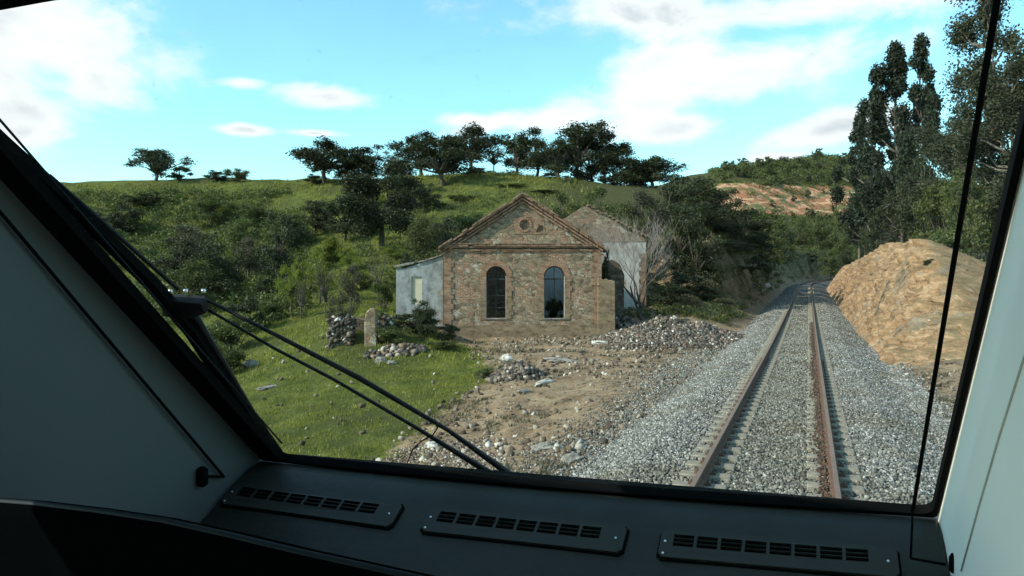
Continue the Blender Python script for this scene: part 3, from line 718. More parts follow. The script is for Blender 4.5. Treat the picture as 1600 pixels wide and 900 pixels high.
def build_house():
    BX, BY, BZ = 0.57, 40.0, -0.5
    root = thing('ruined_building', 'roofless brick and rubble stone building with two arched windows and a pointed gable', 'building', (BX, BY, BZ))
    fn = lambda x, z, d: (x, d, z)
    eav, apex, hw = 4.96, 7.72, 4.26
    sl = (apex - eav) / hw
    LW, RW = -1.43, 1.71
    outl = [(-hw, -0.9), (hw, -0.9), (hw, eav - 0.15), (0, apex - 0.2), (-hw, eav - 0.15)]
    wins = [arch_loop(LW, 0.54, 0.99, 3.8), arch_loop(RW, 0.56, 0.97, 3.8)]
    wedge = [(0.72, 5.62), (1.12, 5.68), (1.10, 5.98), (0.86, 5.98)]
    wall = MB()
    wall.prism(outl, wins + [circ(0.10, 6.03, 0.27), wedge], fn, 0.0, 0.16)
    wall.prism(outl, wins, fn, 0.162, 0.5)
    # side and back walls
    wall.box((-hw + 0.25, 6.3, 1.9), (0.5, 11.6, 5.6)); 
    rag = [(0.5, 4.7), (2.2, 4.6), (2.8, 3.9), (4.0, 3.7), (5.1, 4.5), (7.5, 4.4), (8.4, 3.3), (10, 3.1), (12.1, 4.2)]
    wall.prism([(0.502, -0.9), (12.1, -0.9)] + rag[::-1], [], lambda x, z, d: (hw - 0.5 + d, x, z), 0, 0.498)
    wall.prism([(-hw + .502, -0.9), (hw - .502, -0.9), (hw - .502, 4.6), (1.9, 5.0), (0.9, 5.9), (-0.7, 6.2), (-hw + .502, 4.7)], [arch_loop(1.9, 0.6, 0.8, 3.9)], fn, 11.6, 12.1)
    wall.build('wall', M['masonry'], root)
    q = MB()
    q.prism(toothed(-hw, -hw + 0.42, 0.62, 4.62, 1), [], fn, -0.035, 0.04)
    q.prism(toothed(hw - 0.42, hw, 0.62, 4.62, -1), [], fn, -0.035, 0.04)
    q.build('quoin', M['brick'], root)
    for cx, w in ((LW, 0.54), (RW, 0.56)):
        for mt, z0, z1, nm in ((M['brick_yellow'], 0.9, 2.2, 'window_jamb'), (M['brick'], 2.202, 3.25, 'window_jamb')):
            s = MB()
            s.prism(toothed(cx - w - 0.30, cx - w, z0, z1, -1, 0.1, 0.22), [], fn, -0.03, 0.03)
            s.prism(toothed(cx + w, cx + w + 0.30, z0, z1, 1, 0.1, 0.22), [], fn, -0.03, 0.03)
            s.build(nm, mt, root)
        zs = 3.8 - w; s = MB(); n = 17
        for i in range(n):      # separate voussoirs
            a0 = math.pi * (i + 0.06) / n; a1 = math.pi * (i + 0.94) / n
            ro = w + 0.30 + (0.03 if i % 2 else 0)
            s.prism([(cx + w * math.cos(a0), zs + w * math.sin(a0)), (cx + ro * math.cos(a0), zs + ro * math.sin(a0)), (cx + ro * math.cos(a1), zs + ro * math.sin(a1)), (cx + w * math.cos(a1), zs + w * math.sin(a1))], [], fn, -0.04, 0.03)
        s.build('window_arch', M['brick_red'], root)
        s = MB(); s.box((cx, 0.16, 0.955), (2 * w + 0.1, 0.44, 0.055)); s.build('sill', M['grey_stone'], root)
        rv = MB()   # plastered reveal
        zt = 3.8 - w
        rv.box((cx + w - 0.012, 0.26, (1.0 + zt) / 2), (0.02, 0.40, zt - 1.0))
        rv.box((cx - w + 0.012, 0.26, (1.0 + zt) / 2), (0.02, 0.40, zt - 1.0))
        rv.build('reveal', M['white_render'], root)
        g = MB(); zh = 3.09; d = 0.24
        g.box((cx, d, zh), (2 * w, 0.05, 0.085))
        for an in ((90,) if cx > 0 else (35, 62, 90, 118, 145)):
            a = R_(an); L = w * 0.98 + (0.12 if an == 90 else 0.02)
            g.tube([(cx, d, zh), (cx + math.cos(a) * L, d, zh + math.sin(a) * L)], 0.022, 5)
        pts = [(cx + (w - .03) * math.cos(math.pi * i / 14), d, zt + (w - .03) * math.sin(math.pi * i / 14)) for i in range(15)]
        g.tube(pts, 0.028, 5)
        g.box((cx - w + 0.03, d, (1 + zt) / 2), (0.05, 0.05, zt - 1)); g.box((cx + w - 0.03, d, (1 + zt) / 2), (0.05, 0.05, zt - 1))
        if cx > 0: g.box((cx + 0.02, d, 2.6), (0.05, 0.05, 1.0))
        else:
            g.box((cx, d, 2.1), (0.04, 0.04, 1.95)); g.box((cx, d, 2.2), (2 * w, 0.03, 0.04)); g.box((cx, d, 1.55), (2 * w, 0.03, 0.04))
        g.build('window_bars', M['iron'], root)
    p = MB(); p.box((0, -0.03, 0.0), (2 * hw + 0.08, 0.10, 1.22)); p.build('plinth', M['brick_yellow'], root)
    rr = random.Random(5)
    def course(z, hgt, pr, mat, gap=0.12, nm='string_course'):
        m = MB(); x = -hw - pr * 0.6
        while x < hw + pr * 0.6:
            L = min(0.29, hw + pr * .6 - x)
            if rr.random() > gap: m.box((x + L / 2, -pr / 2 + 0.02, z + rr.uniform(-.006, .006)), (L * 0.94, pr + 0.04 + rr.uniform(-.02, .02), hgt * 0.92))
            x += 0.29
        m.build(nm, mat, root)
    course(4.58, 0.07, 0.05, M['brick_red'], .05); course(4.66, 0.07, 0.09, M['brick_red'], .08); course(4.74, 0.07, 0.05, M['masonry_dark'], .05); course(4.82, 0.07, 0.15, M['brick_red'], 0.04); course(4.90, 0.08, 0.20, M['brick_red'], 0.05); course(4.99, 0.06, 0.23, M['tile'], 0.12)
    # raking cornice in stepped brick courses
    for (o0, o1, pr, mt, gap) in ((-0.04, 0.07, 0.36, 'tile', .13), (0.075, 0.17, 0.30, 'brick_red', .05), (0.175, 0.26, 0.12, 'masonry_dark', .05), (0.265, 0.35, 0.20, 'brick_red', .05), (0.355, 0.43, 0.08, 'masonry_dark', .05), (0.435, 0.53, 0.13, 'brick_red', .08), (.535, .60, .03, 'masonry_dark', .2)):
        m = MB()
        for s in (-1, 1):
            x = 0.0; xe = hw + pr * 0.75
            while x < xe:
                L = min(0.27, xe - x)
                if rr.random() > gap or x < 0.3:
                    j = rr.uniform(-.012, .012); j2 = rr.uniform(-.03, .03)
                    xa, xb = x + 0.008, x + L - 0.008
                    m.prism([(s * xa, apex - xa * sl - o1), (s * xb, apex - xb * sl - o1), (s * xb, apex - xb * sl - o0 + j), (s * xa, apex - xa * sl - o0 + j)], [], fn, -pr + j2, 0.3)
                x += L
        m.build('raking_cornice', M[mt], root)
    # medallion: brick ring round the niche, broken on one side
    m = MB(); n = 15
    for i in range(n):
        a0 = 2 * math.pi * (i + .06) / n; a1 = 2 * math.pi * (i + .94) / n
        cx, cz, r0, r1 = 0.10, 6.03, 0.27, 0.41
        if i in (13,): continue
        m.prism([(cx + r0 * math.cos(a0), cz + r0 * math.sin(a0)), (cx + r1 * math.cos(a0), cz + r1 * math.sin(a0)), (cx + r1 * math.cos(a1), cz + r1 * math.sin(a1)), (cx + r0 * math.cos(a1), cz + r0 * math.sin(a1))], [], fn, -0.06, 0.06)
    m.build('medallion_ring', M['brick_red'], root)
    m = MB(); m.prism([(-0.42, 5.5), (1.25, 5.52), (1.2, 5.75), (1.16, 6.3), (0.7, 6.42), (-0.35, 6.45), (-.4, 6)], [circ(0.1, 6.03, .42), wedge], fn, -0.022, 0.03); m.build('medallion_panel', M['brick'], root)
    # remains of the tiled roof over the left slope
    m = MB(); k = 0
    for s, d0, d1 in ((-1, 0.5, 12.0), (1, 0.5, 2.4)):
        x = 0.05
        while x < hw + 0.25:
            dd = d1 - rr.uniform(0, 1.2)
            za = apex - x * sl - 0.10; zb = apex - (x + .24) * sl - 0.10
            m.hexa([(s * x, d0, za - .06), (s * (x + .23), d0, zb - .06), (s * (x + .23), dd, zb - .06), (s * x, dd, za - .06), (s * x, d0, za), (s * (x + .23), d0, zb + .03), (s * (x + .23), dd, zb + .03), (s * x, dd, za)])
            x += 0.24
    m.build('roof', M['tile'], root)
    # brick buttress at the right corner, top broken
    m = MB(); rows = [(4.02, 4.95)]
    top = [(4.95, 2.98), (4.80, 3.06), (4.62, 3.02), (4.5, 3.12), (4.32, 3.05), (4.2, 3.16), (4.03, 3.10)]
    m.prism([(4.03, -0.9), (4.97, -0.9)] + top, [], fn, -0.22, -0.042); m.build('buttress', M['brick_yellow'], root, bevel=0.02, seg=1)
    m = MB(); m.prism([(4.262, -0.9), (4.96, -0.9), (4.9, 2.4), (4.6, 2.6), (4.262, 2.9)], [], fn, -0.04, 0.7); m.build('buttress_core', M['masonry'], root)
build_house()

def build_wing():
    Y = 41.0; root = thing('lean_to', 'low blue-grey rendered lean-to with one boarded window, left of the gable', 'outbuilding', (-5.1, Y, -0.4))
    fn = lambda x, z, d: (x, d, z)
    x0 = (619 - 800) / FPX * Y + 5.1; x1 = (692 - 800) / FPX * Y + 5.1
    zf = lambda py: H - (py - HY) / FPX * Y + 0.4
    w = [((643 - 800) / FPX * Y + 5.1, zf(476)), ((659.5 - 800) / FPX * Y + 5.1, zf(476)), ((659.5 - 800) / FPX * Y + 5.1, zf(432)), ((643 - 800) / FPX * Y + 5.1, zf(432))]
    m = MB(); m.prism([(x0, -0.8), (x1, -0.8), (x1, zf(401)), (x1 - 1.1, zf(410)), (x0 + .5, zf(419)), (x0, zf(420))], [w], fn, 0, 0.4)
    m.box((x0 + 0.2, 3.0, 1.0), (0.4, 5.2, 4.2)); m.build('wall', M['blue_render'], root)
    m = MB(); m.prism([(a + (0.01 if i in (0, 3) else -0.01), b) for i, (a, b) in enumerate(w)], [], fn, 0.08, 0.12); m.build('window_board', M['board'], root)
    m = MB(); rr = random.Random(3)
    x = x0 - 0.15; n = 12; dx = (x1 - x0 + .15) / n
    for i in range(n):
        za = np.interp(x, [x0, x1 - 1.1, x1], [zf(418), zf(409), zf(399)]); zb = np.interp(x + dx, [x0, x1 - 1.1, x1], [zf(418), zf(409), zf(399)])
        if i not in (5,): m.hexa([(x, -.1, za), (x + dx - .02, -.1, zb), (x + dx - .02, 5.5, zb + .3), (x, 5.5, za + .3), (x, -.1, za + .07), (x + dx - .02, -.1, zb + .07), (x + dx - .02, 5.5, zb + .37), (x, 5.5, za + .37)])
        x += dx
    m.build('roof', M['grey_stone'], root)
build_wing()

def build_rear():
    Y = 51.0; X0 = (917 - CX) / FPX * Y
    root = thing('rear_building', 'whitewashed ruin with a brick gable behind the bare tree', 'building', (X0, Y, 0.3))
    fn = lambda x, z, d: (x, d, z)
    ze = H - (378 - HY) / FPX * Y - 0.3; za = H - (323 - HY) / FPX * Y - 0.3; hw = 4.05
    m = MB(); m.prism([(-hw, -1.0), (hw, -1.0), (hw, ze), (-hw, ze)], [], fn, 0, 0.5); m.box((-hw + .25, 5.5, 2), (0.498, 10, 5)); m.box((hw - .25, 5.5, 1.6), (0.498, 10, 4.2)); m.build('wall', M['white_render'], root)
    m = MB(); m.prism([(-hw, ze + .002), (hw, ze + .002), (hw - .1, ze + .25), (2.6, ze + 0.85), (2.0, ze + 1.35), (0.35, za), (-0.3, za), (-2, ze + 1.3)], [], fn, -0.03, 0.5); m.build('gable', M['masonry'], root)
    m = MB(); rr = random.Random(2)
    x = 0.0
    while x < hw:
        z = np.interp(x, [0, 2.0, hw], [za, ze + 1.4, ze + .3]) + rr.uniform(-.05, .08); m.box((x + .14, .2, z + .03), (0.27, 0.7, 0.12)); x += 0.28
    m.build('coping', M['tile'], root)
    m = MB(); m.prism(toothed(hw - .35, hw + .02, -0.6, ze - .8, -1), [], fn, -0.04, 0.02); m.build('quoin', M['brick'], root)
build_rear()

def px_poly(pts, Y, off): return [((px - CX) / FPX * Y - off[0], H - (py - HY) / FPX * Y - off[2]) for px, py in pts]
def ragged_prism(name, label, cat, pts, Y, depth, mat, group=None, extra=None, bev=0.0):
    c = np.mean([p[0] for p in pts]); off = ((c - CX) / FPX * Y, Y, gz((c - CX) / FPX * Y, Y))
    m = MB(); m.prism(px_poly(pts, Y, off), [], lambda x, z, d: (x, d, z), 0, depth)
    o = m.build(name, mat, None, bevel=bev, seg=1); o.location = off; tag(o, label, cat, group); return o
ragged_prism('ruined_arch', 'dark weathered remnant of a stone arch between buttress and white wall', 'ruin', [(976, 540), (975, 470), (976, 430), (969, 413), (957, 405), (944, 409), (937, 424), (941, 437), (950, 432), (957, 440), (960, 462), (958, 500), (957, 540)], 43.5, 0.7, M['masonry_dark'], bev=0.05)
ragged_prism('ruined_wall', 'narrow pale stone door post standing beside the bramble mound', 'ruin', [(569, 560), (569, 500), (572, 487), (579, 481), (587, 484), (588, 520), (590, 560)], 35.0, 0.55, M['masonry'], 'ruined wall stubs in the grass', bev=0.05)
ragged_prism('ruined_wall', 'dark back wall stub closing the gap between the two ruined stubs', 'ruin', [(545, 555), (545, 500), (556, 496), (575, 500), (600, 492), (606, 505), (606, 555)], 37.6, 0.5, M['masonry_dark'], 'ruined wall stubs in the grass', bev=0.05)

def stone_stub(label, px0, px1, py0, Y, depth, n, seed, smin=.09, smax=.30):
    r = np.random.default_rng(seed); x0, x1 = (px0 - CX) / FPX * Y, (px1 - CX) / FPX * Y; zt = H - (py0 - HY) / FPX * Y; zg = gz((x0 + x1) / 2, Y)
    X = r.uniform(x0, x1, n); Yv = Y + r.random(n) * depth; u = (X - x0) / (x1 - x0)
    topz = zt - .35 * np.abs(vnoise(u * 3, u * 0, 1, seed)) * 2 - .25 * (1 - np.sin(u * np.pi)); Z = zg - .2 + r.random(n) * (topz - zg + .2)
    root = thing('ruined_wall', label, 'ruin', ((x0 + x1) / 2, Y, zg), group='ruined wall stubs in the grass')
    o = stones('stones', np.stack([X, Yv, Z], -1) - np.array(root.location), smin + (smax - smin) * r.random(n) ** 2, M['rubble'], seed, .5); o.parent = root; o['kind'] = 'stuff'
    m = MB(); m.box(((0), depth / 2, (zt - zg) / 2 - .25), (x1 - x0 - .1, depth - .1, zt - zg - .1)); m.build('core', M['masonry_dark'], root)
stone_stub('loose stone wall stub in the grass, widest of the ruined stubs', 512, 549, 490, 35.3, .9, 900, 51)
stone_stub('dark low heap of wall stones right of the door post', 590, 612, 492, 35.8, .9, 420, 52)
# ------------------------------------------------------------------ rubble and stones
def heap(name, label, cx, cy, rx, ry, h, n, smin, smax, seed, mat='rubble', mat2=None):
    r = np.random.default_rng(seed)
    z0 = gz(cx, cy); root = thing(name, label, 'rubble pile', (cx, cy, z0), group='heaps of building rubble')
    u = r.uniform(-1, 1, (n * 2, 2)); u = u[(u ** 2).sum(1) < 1][:n]
    X = cx + u[:, 0] * rx; Y = cy + u[:, 1] * ry; d = np.sqrt((u ** 2).sum(1))
    prof = (1 - d ** 1.5) * h * (0.65 + 0.9 * (fbm(X, Y, 1.3, 3, seed) + 0.5))
    Z = ground_z(X, Y) + prof
    s = smin + (smax - smin) * r.random(len(X)) ** 3
    o = stones('stones', np.stack([X, Y, Z], -1) - np.array([cx, cy, z0]), s, M[mat], seed); o.parent = root; o['kind'] = 'stuff'
    g = np.linspace(-1, 1, 40); GX, GY = np.meshgrid(g, g, indexing='ij')
    # map square to disc
    DX = GX * np.sqrt(1 - GY ** 2 / 2); DY = GY * np.sqrt(1 - GX ** 2 / 2)
    X = cx + DX * rx * 1.02; Y = cy + DY * ry * 1.02; d = np.clip(np.hypot(DX, DY), 0, 1)
    Z = ground_z(X, Y) + (1 - d ** 1.5) * h * (0.65 + 0.9 * (fbm(X, Y, 1.3, 3, seed) + 0.5)) - 0.06 - 0.15 * (d > .97)
    idx = np.arange(1600).reshape(40, 40); F = np.stack([idx[:-1, :-1], idx[1:, :-1], idx[1:, 1:], idx[:-1, 1:]], -1).reshape(-1, 4)
    mesh_np('soil', np.stack([X - cx, Y - cy, Z - z0], -1).reshape(-1, 3), F, M['ground'], root, True, np.tile([1., 0, 0, 1], (1600, 1)))
heap('rubble_pile', 'big heap of broken stone and plaster between buttress and track', 8.6, 38.5, 4.6, 2.8, 0.82, 15000, 0.03, 0.20, 11)
heap('rubble_pile', 'low pale scatter of rubble at the foot of the big heap', 7.2, 34.6, 3.2, 1.6, 0.18, 2000, 0.02, 0.14, 12)
heap('rubble_pile', 'small pile of pale stones topped by a white rock on the dirt', 0.15, 27.0, 1.05, 0.9, 0.55, 1400, 0.03, 0.22, 13)
heap('rubble_pile', 'dark tumble of stones at the mouth of the ruined arch', 6.1, 42.2, 1.5, 1.2, 0.8, 900, 0.05, 0.28, 14)
heap('rubble_pile', 'thin spill of stones in the grass right of the door post', -5.3, 33.8, 1.4, 0.9, 0.25, 160, 0.10, 0.34, 15)
def rock(name, label, px, py, Y, size, mat, seed, flat=0.6, group='loose rocks on the ground', rz=0):
    rr = random.Random(seed); x = (px - CX) / FPX * Y; z = H - (py - HY) / FPX * Y
    zg = gz(x, Y)
    import bmesh
    bm = bmesh.new(); bmesh.ops.create_icosphere(bm, subdivisions=3, radius=1)
    for v in bm.verts:
        n = v.co.normalized(); k = 1 + 0.5 * float(vnoise(n.x * 1.4 + seed, n.y * 1.4 + n.z * 2, 1.0, seed)) + .22 * float(vnoise(n.x * 4 + seed, n.y * 4 + n.z * 5, 1.0, seed + 1))
        q = Vector((round(n.x * 2) / 2, round(n.y * 2) / 2, round(n.z * 2) / 2)) * 0.25 + n * .75
        v.co = Vector((q.x * size[0], q.y * size[1], q.z * size[2])) * 0.5 * k
    me = bpy.data.meshes.new(name); bm.to_mesh(me); bm.free(); me.materials.append(mat)
    o = bpy.data.objects.new(name, me); C.objects.link(o); o.location = (x, Y, zg + size[2] * 0.12); o.rotation_euler = (rr.uniform(-.15, .15), rr.uniform(-.15, .15), rz)
    tag(o, label, 'rock', group); return o
top = rock('rock', 'white rock sitting on top of the small stone pile', 790, 565, 27.0, (0.45, 0.35, 0.3), M['white_stone'], 3); top.location.z += 0.78
rock('rock', 'pale rock in the grass below the wall stubs', 594, 570, 32.5, (0.5, 0.4, 0.4), M['grey_stone'], 4)
rock('rock', 'low flat rock just right of the pale grass rock', 612, 574, 32.0, (0.45, 0.35, 0.25), M['grey_stone'], 5)
rock('rock', 'long flat slab of stone lying behind the small pile', 878, 572, 30.0, (1.35, 0.5, 0.2), M['grey_stone'], 6)
rock('rock', 'tilted pale slab on the dirt in front of the small pile', 850, 608, 25.0, (0.75, 0.22, 0.22), M['white_stone'], 7, rz=0.6)
rock('rock', 'dark broken slab left of the tilted pale slab', 822, 618, 24.0, (0.6, 0.3, 0.18), M['grey_stone'], 8, rz=0.5)
rock('rock', 'flat dark stone in the near dirt beside the ballast', 848, 705, 14.8, (0.55, 0.35, 0.18), M['grey_stone'], 9)
rock('rock', 'jagged stone half buried nearest the gravel shoulder', 895, 722, 13.6, (0.4, 0.3, 0.22), M['grey_stone'], 10, rz=.4)
rock('rock', 'pale rounded stone right beside the wiper arms', 674, 666, 19.6, (0.34, 0.3, 0.25), M['white_stone'], 12)
rock('rock', 'small white stone in the grass near the bottom of the windscreen', 593, 706, 19.0, (0.22, 0.16, 0.12), M['white_stone'], 13)
rock('rock', 'dark mossy stone alone on the green slope left', 393, 572, 37.0, (0.9, 0.6, 0.5), M['grey_stone'], 14)
rock('rock', 'grey outcrop stone low on the green slope left', 418, 606, 31.0, (0.8, 0.3, 0.22), M['grey_stone'], 15, rz=.4)
rock('rock', 'flat pale stone lying in front of the building plinth', 936, 548, 36.5, (0.8, 0.5, 0.22), M['white_stone'], 16)
def scatter_stones():
    r = np.random.default_rng(21)
    n = 15000; Y = 11 + 30 * r.random(n) ** 0.9; X = dirt_edge(Y) - 0.5 + r.random(n) * 13
    t, D = tD(X, Y); ok = (t < -2.6) & (vnoise(X, Y, 1.7, 4) + r.uniform(-.45, .45, n) > -0.05); X, Y = X[ok], Y[ok]
    s = 0.02 + 0.17 * r.random(len(X)) ** 4
    pts = np.stack([X, Y, ground_z(X, Y) + s * 0.1], -1)
    # chippings close to the train
    n = 9000; Y2 = r.uniform(11, 20, n); X2 = dirt_edge(Y2) + r.random(n) * 2.6
    p2 = np.stack([X2, Y2, ground_z(X2, Y2) + .01], -1); s2 = r.uniform(.025, .075, n)
    # right of the line below the cutting
    n = 4500; D = r.uniform(12, 46, n); t = 3.2 + r.random(n) ** 1.2 * 7; a = t + centre(D); X3 = a * CT + D * ST; Y3 = -a * ST + D * CT
    s3 = 0.02 + 0.12 * r.random(n) ** 4; p3 = np.stack([X3, Y3, ground_z(X3, Y3) + s3 * .2], -1)
    n = 420; Y4 = r.uniform(18, 40, n); X4 = dirt_edge(Y4) - r.random(n) * 12
    s4 = 0.04 + 0.16 * r.random(n) ** 4; p4 = np.stack([X4, Y4, ground_z(X4, Y4) + s4 * .2], -1)
    tag(stones('gravel', np.concatenate([pts, p2, p3, p4]), np.concatenate([s, s2, s3, s4]), M['pebble'], 22, 0.5), 'beige chippings and small stones scattered over the bare dirt', 'gravel', kind='stuff')
scatter_stones()

# ------------------------------------------------------------------ grass
def build_grass():
    r = np.random.default_rng(31)
    def field(n, x0, x1, y0, y1, h0, h1, per, spread, dens=0.0):
        X = r.uniform(x0, x1, n); Y = r.uniform(y0, y1, n); t, D = tD(X, Y)
        ok = (X < dirt_edge(Y) + r.normal(0, 0.7, n)) & (t < -3.2) & (np.abs(X) < Y * 0.95) & (vnoise(X, Y, 1.1, 8) + r.uniform(-.5, .5, n) > dens)
        X, Y = X[ok], Y[ok]; m = len(X)
        X = np.repeat(X, per) + r.normal(0, spread, m * per); Y = np.repeat(Y, per) + r.normal(0, spread, m * per)
        Z = ground_z(X, Y); k = len(X); hh = r.uniform(h0, h1, k) * np.repeat(0.6 + 0.8 * r.random(m), per)
        an = r.uniform(0, math.pi * 2, k); w = hh * r.uniform(.12, .22, k)
        lean = r.normal(0, .35, (k, 2)) * hh[:, None]
        dx, dy = np.cos(an) * w, np.sin(an) * w
        a = np.stack([X - dx, Y - dy, Z - .02], -1); b = np.stack([X + dx, Y + dy, Z - .02], -1); c = np.stack([X + lean[:, 0], Y + lean[:, 1], Z + hh], -1)
        return np.stack([a, b, c], 1).reshape(-1, 3)
    V = np.concatenate([field(34000, -26, 0, 16, 32, 0.035, 0.10, 5, .06), field(30000, -36, 2, 32, 60, 0.07, 0.18, 4, .10, 0.0), field(22000, -70, 15, 60, 112, 0.2, 0.4, 3, .2)])
    def weeds(n, right):
        if right: D = r.uniform(12, 48, n); t = 3.3 + r.random(n) * 5; a = t + TC; X = a * CT + D * ST; Y = -a * ST + D * CT; th = .22
        else: Y = r.uniform(12, 38, n); X = dirt_edge(Y) + r.random(n) ** 1.3 * 12; th = .18
        t, D = tD(X, Y); ok = (np.abs(t) > 3.2) & (vnoise(X, Y, 1.6, 88) > th); X, Y = X[ok], Y[ok]; m = len(X); per = 14
        X = np.repeat(X, per) + r.normal(0, .07, m * per); Y = np.repeat(Y, per) + r.normal(0, .07, m * per); Z = ground_z(X, Y); k = len(X)
        hh = r.uniform(.03, .14, k); an = r.uniform(0, 6.28, k); w = hh * .16; l = r.normal(0, .5, (k, 2)) * hh[:, None]; dx, dy = np.cos(an) * w, np.sin(an) * w
        return np.stack([np.stack([X - dx, Y - dy, Z - .02], -1), np.stack([X + dx, Y + dy, Z - .02], -1), np.stack([X + l[:, 0], Y + l[:, 1], Z + hh], -1)], 1).reshape(-1, 3)
    W1 = np.concatenate([weeds(2600, False), weeds(1500, True)])
    tag(mesh_np('weeds', W1, np.arange(len(W1)).reshape(-1, 3), M['olive_leaf']), 'sparse low weeds dotted over the dirt and stones', 'weeds', kind='stuff')
    F = np.arange(len(V)).reshape(-1, 3)
    tag(mesh_np('grass', V, F, M['grass_blade']), 'short bright green grass on the slope left of the building', 'grass', kind='stuff')
build_grass()

# ------------------------------------------------------------------ trees
def leaf_quads(P0, size, r, out=None):
    n = len(P0)
    a = r.normal(size=(n, 3)); a /= np.linalg.norm(a, axis=1)[:, None]
    b = np.cross(a, r.normal(size=(n, 3))); b /= np.linalg.norm(b, axis=1)[:, None]
    s = size * r.uniform(0.6, 1.3, n)[:, None]
    V = np.stack([P0 - a * s, P0 - b * s * .55, P0 + a * s, P0 + b * s * .55], 1).reshape(-1, 3)
    return V
def blob_points(cent, rad, n, r, sq=0.75, shell=0.45):
    w = np.array([x ** 2 for x in rad]); w = w / w.sum()
    k = r.choice(len(cent), n, p=w)
    d = r.normal(size=(n, 3)); d /= np.linalg.norm(d, axis=1)[:, None]
    rr = np.array(rad)[k] * r.random(n) ** shell * (1 + 0.25 * r.normal(size=n).clip(-1, 1.6))
    p = d * rr[:, None]; p[:, 2] *= sq
    return np.array(cent)[k] + p
def proto(kind, seed, leaf, nleaf, lsize, bark='bark'):
    r = np.random.default_rng(seed); rr = random.Random(seed)
    tb = MB(); cent = []; rad = []
    def limb(a, b, r0, r1, j=0.03, n=5):
        a = Vector(a); b = Vector(b); pts = [a.lerp(b, i / (n - 1)) + Vector((rr.uniform(-j, j), rr.uniform(-j, j), rr.uniform(-j, j))) * (0 if i in (0,) else 1) for i in range(n)]
        tb.tube(pts, [r0 + (r1 - r0) * i / (n - 1) for i in range(n)], 6); return pts
    if kind == 'oak':
        th = rr.uniform(.20, .28); lean = Vector((rr.uniform(-.06, .06), rr.uniform(-.04, .04), 0))
        tp = limb((0, 0, -.08), Vector((0, 0, th)) + lean, .030, .024, .012)[-1]
        for i in range(rr.randint(18, 23)):
            an = rr.uniform(0, 6.28); ra = rr.uniform(.06, .45); z = rr.uniform(.36, .91) - ra * .30
            c = Vector((math.cos(an) * ra, math.sin(an) * ra, z)); cent.append(c); rad.append(rr.uniform(.10, .17))
            mid = limb(tp, tp.lerp(c, .55) + Vector((0, 0, .03)), .022, .013, .015, 4)[-1]; limb(mid, c, .012, .004, .02, 4)
            for k in range(2):
                c2 = c + Vector((rr.uniform(-.12, .12), rr.uniform(-.12, .12), rr.uniform(-.05, .09))); cent.append(c2); rad.append(rr.uniform(.05, .09)); limb(c, c2, .006, .002, .01, 3)
    elif kind == 'round':
        tp = limb((0, 0, -.08), (0, 0, .30), .028, .02, .01)[-1]
        for i in range(28):
            an = rr.uniform(0, 6.28); ra = rr.uniform(.02, .40); z = rr.uniform(.20, .90)
            if ra > .25 and z > .72: z -= .18
            c = Vector((math.cos(an) * ra, math.sin(an) * ra, z)); cent.append(c); rad.append(rr.uniform(.08, .15)); limb(tp, c, .011, .003, .02, 4)
    elif kind == 'bush':
        for i in range(18):
            an = rr.uniform(0, 6.28); ra = rr.uniform(0, .38); z = rr.uniform(.15, .85 - ra * .9)
            c = Vector((math.cos(an) * ra, math.sin(an) * ra, z)); cent.append(c); rad.append(rr.uniform(.08, .17)); limb((0, 0, -.1), c, .012, .003, .03, 4)
    elif kind == 'euc':
        tops = limb((0, 0, -.04), (rr.uniform(-.05, .05), rr.uniform(-.05, .05), .93), .030, .004, .02, 9)
        for i in range(27):
            z = .16 + .80 * (i / 26) ** .9; an = i * 2.4 + rr.uniform(-.5, .5)
            env = math.sin(min(1, (1.02 - z) * 1.9) * 1.45) * (0.62 + .38 * min(1, z * 2))
            ra = rr.uniform(.10, .50) * env
            if z > .9: ra *= .4
            b0 = Vector(tops[min(8, int(z * 8))]); c = Vector((math.cos(an) * ra + b0.x, math.sin(an) * ra + b0.y, z)); cent.append(c); rad.append(rr.uniform(.09, .18) * (0.55 + .45 * env))
            st = Vector((b0.x * z, b0.y * z, max(.08, z - .12))); limb(st, c, .009, .003, .02, 4)
        lk = .36
    elif kind == 'tall':   # loose drooping gum
        tops = limb((0, 0, -.04), (.05, 0, .85), .028, .006, .03, 9)
        for i in range(46):
            z = rr.uniform(.22, .96); an = rr.uniform(0, 6.28); ra = rr.uniform(.05, .42) * (1.15 - abs(z - .55) * 1.1)
            c = Vector((math.cos(an) * ra, math.sin(an) * ra, z)); cent.append(c); rad.append(rr.uniform(.07, .15)); b0 = Vector(tops[min(8, int(z * 7))]); limb((b0.x, b0.y, max(.1, z - .1)), c, .008, .003, .03, 4)
    sq = {'oak': .85, 'round': .8, 'bush': .8, 'euc': .42, 'tall': .5}[kind]
    pts = blob_points(cent, rad, nleaf, r, sq, .5)
    V = leaf_quads(pts, lsize, r)
    if kind in ('euc', 'tall'):
        # vertices squashed later by the tall scale: pre-compress leaf height
        c = np.repeat(pts, 4, 0); V[:, 2] = c[:, 2] + (V[:, 2] - c[:, 2]) * .35
    F = np.arange(len(V)).reshape(-1, 4)
    cr = mesh_np('crown', V, F, M[leaf]); tr = tb.build('trunk' if kind != 'bush' else 'stems', M[bark])
    md = (tr.data, cr.data, kind)
    bpy.data.objects.remove(cr); bpy.data.objects.remove(tr)
    return md
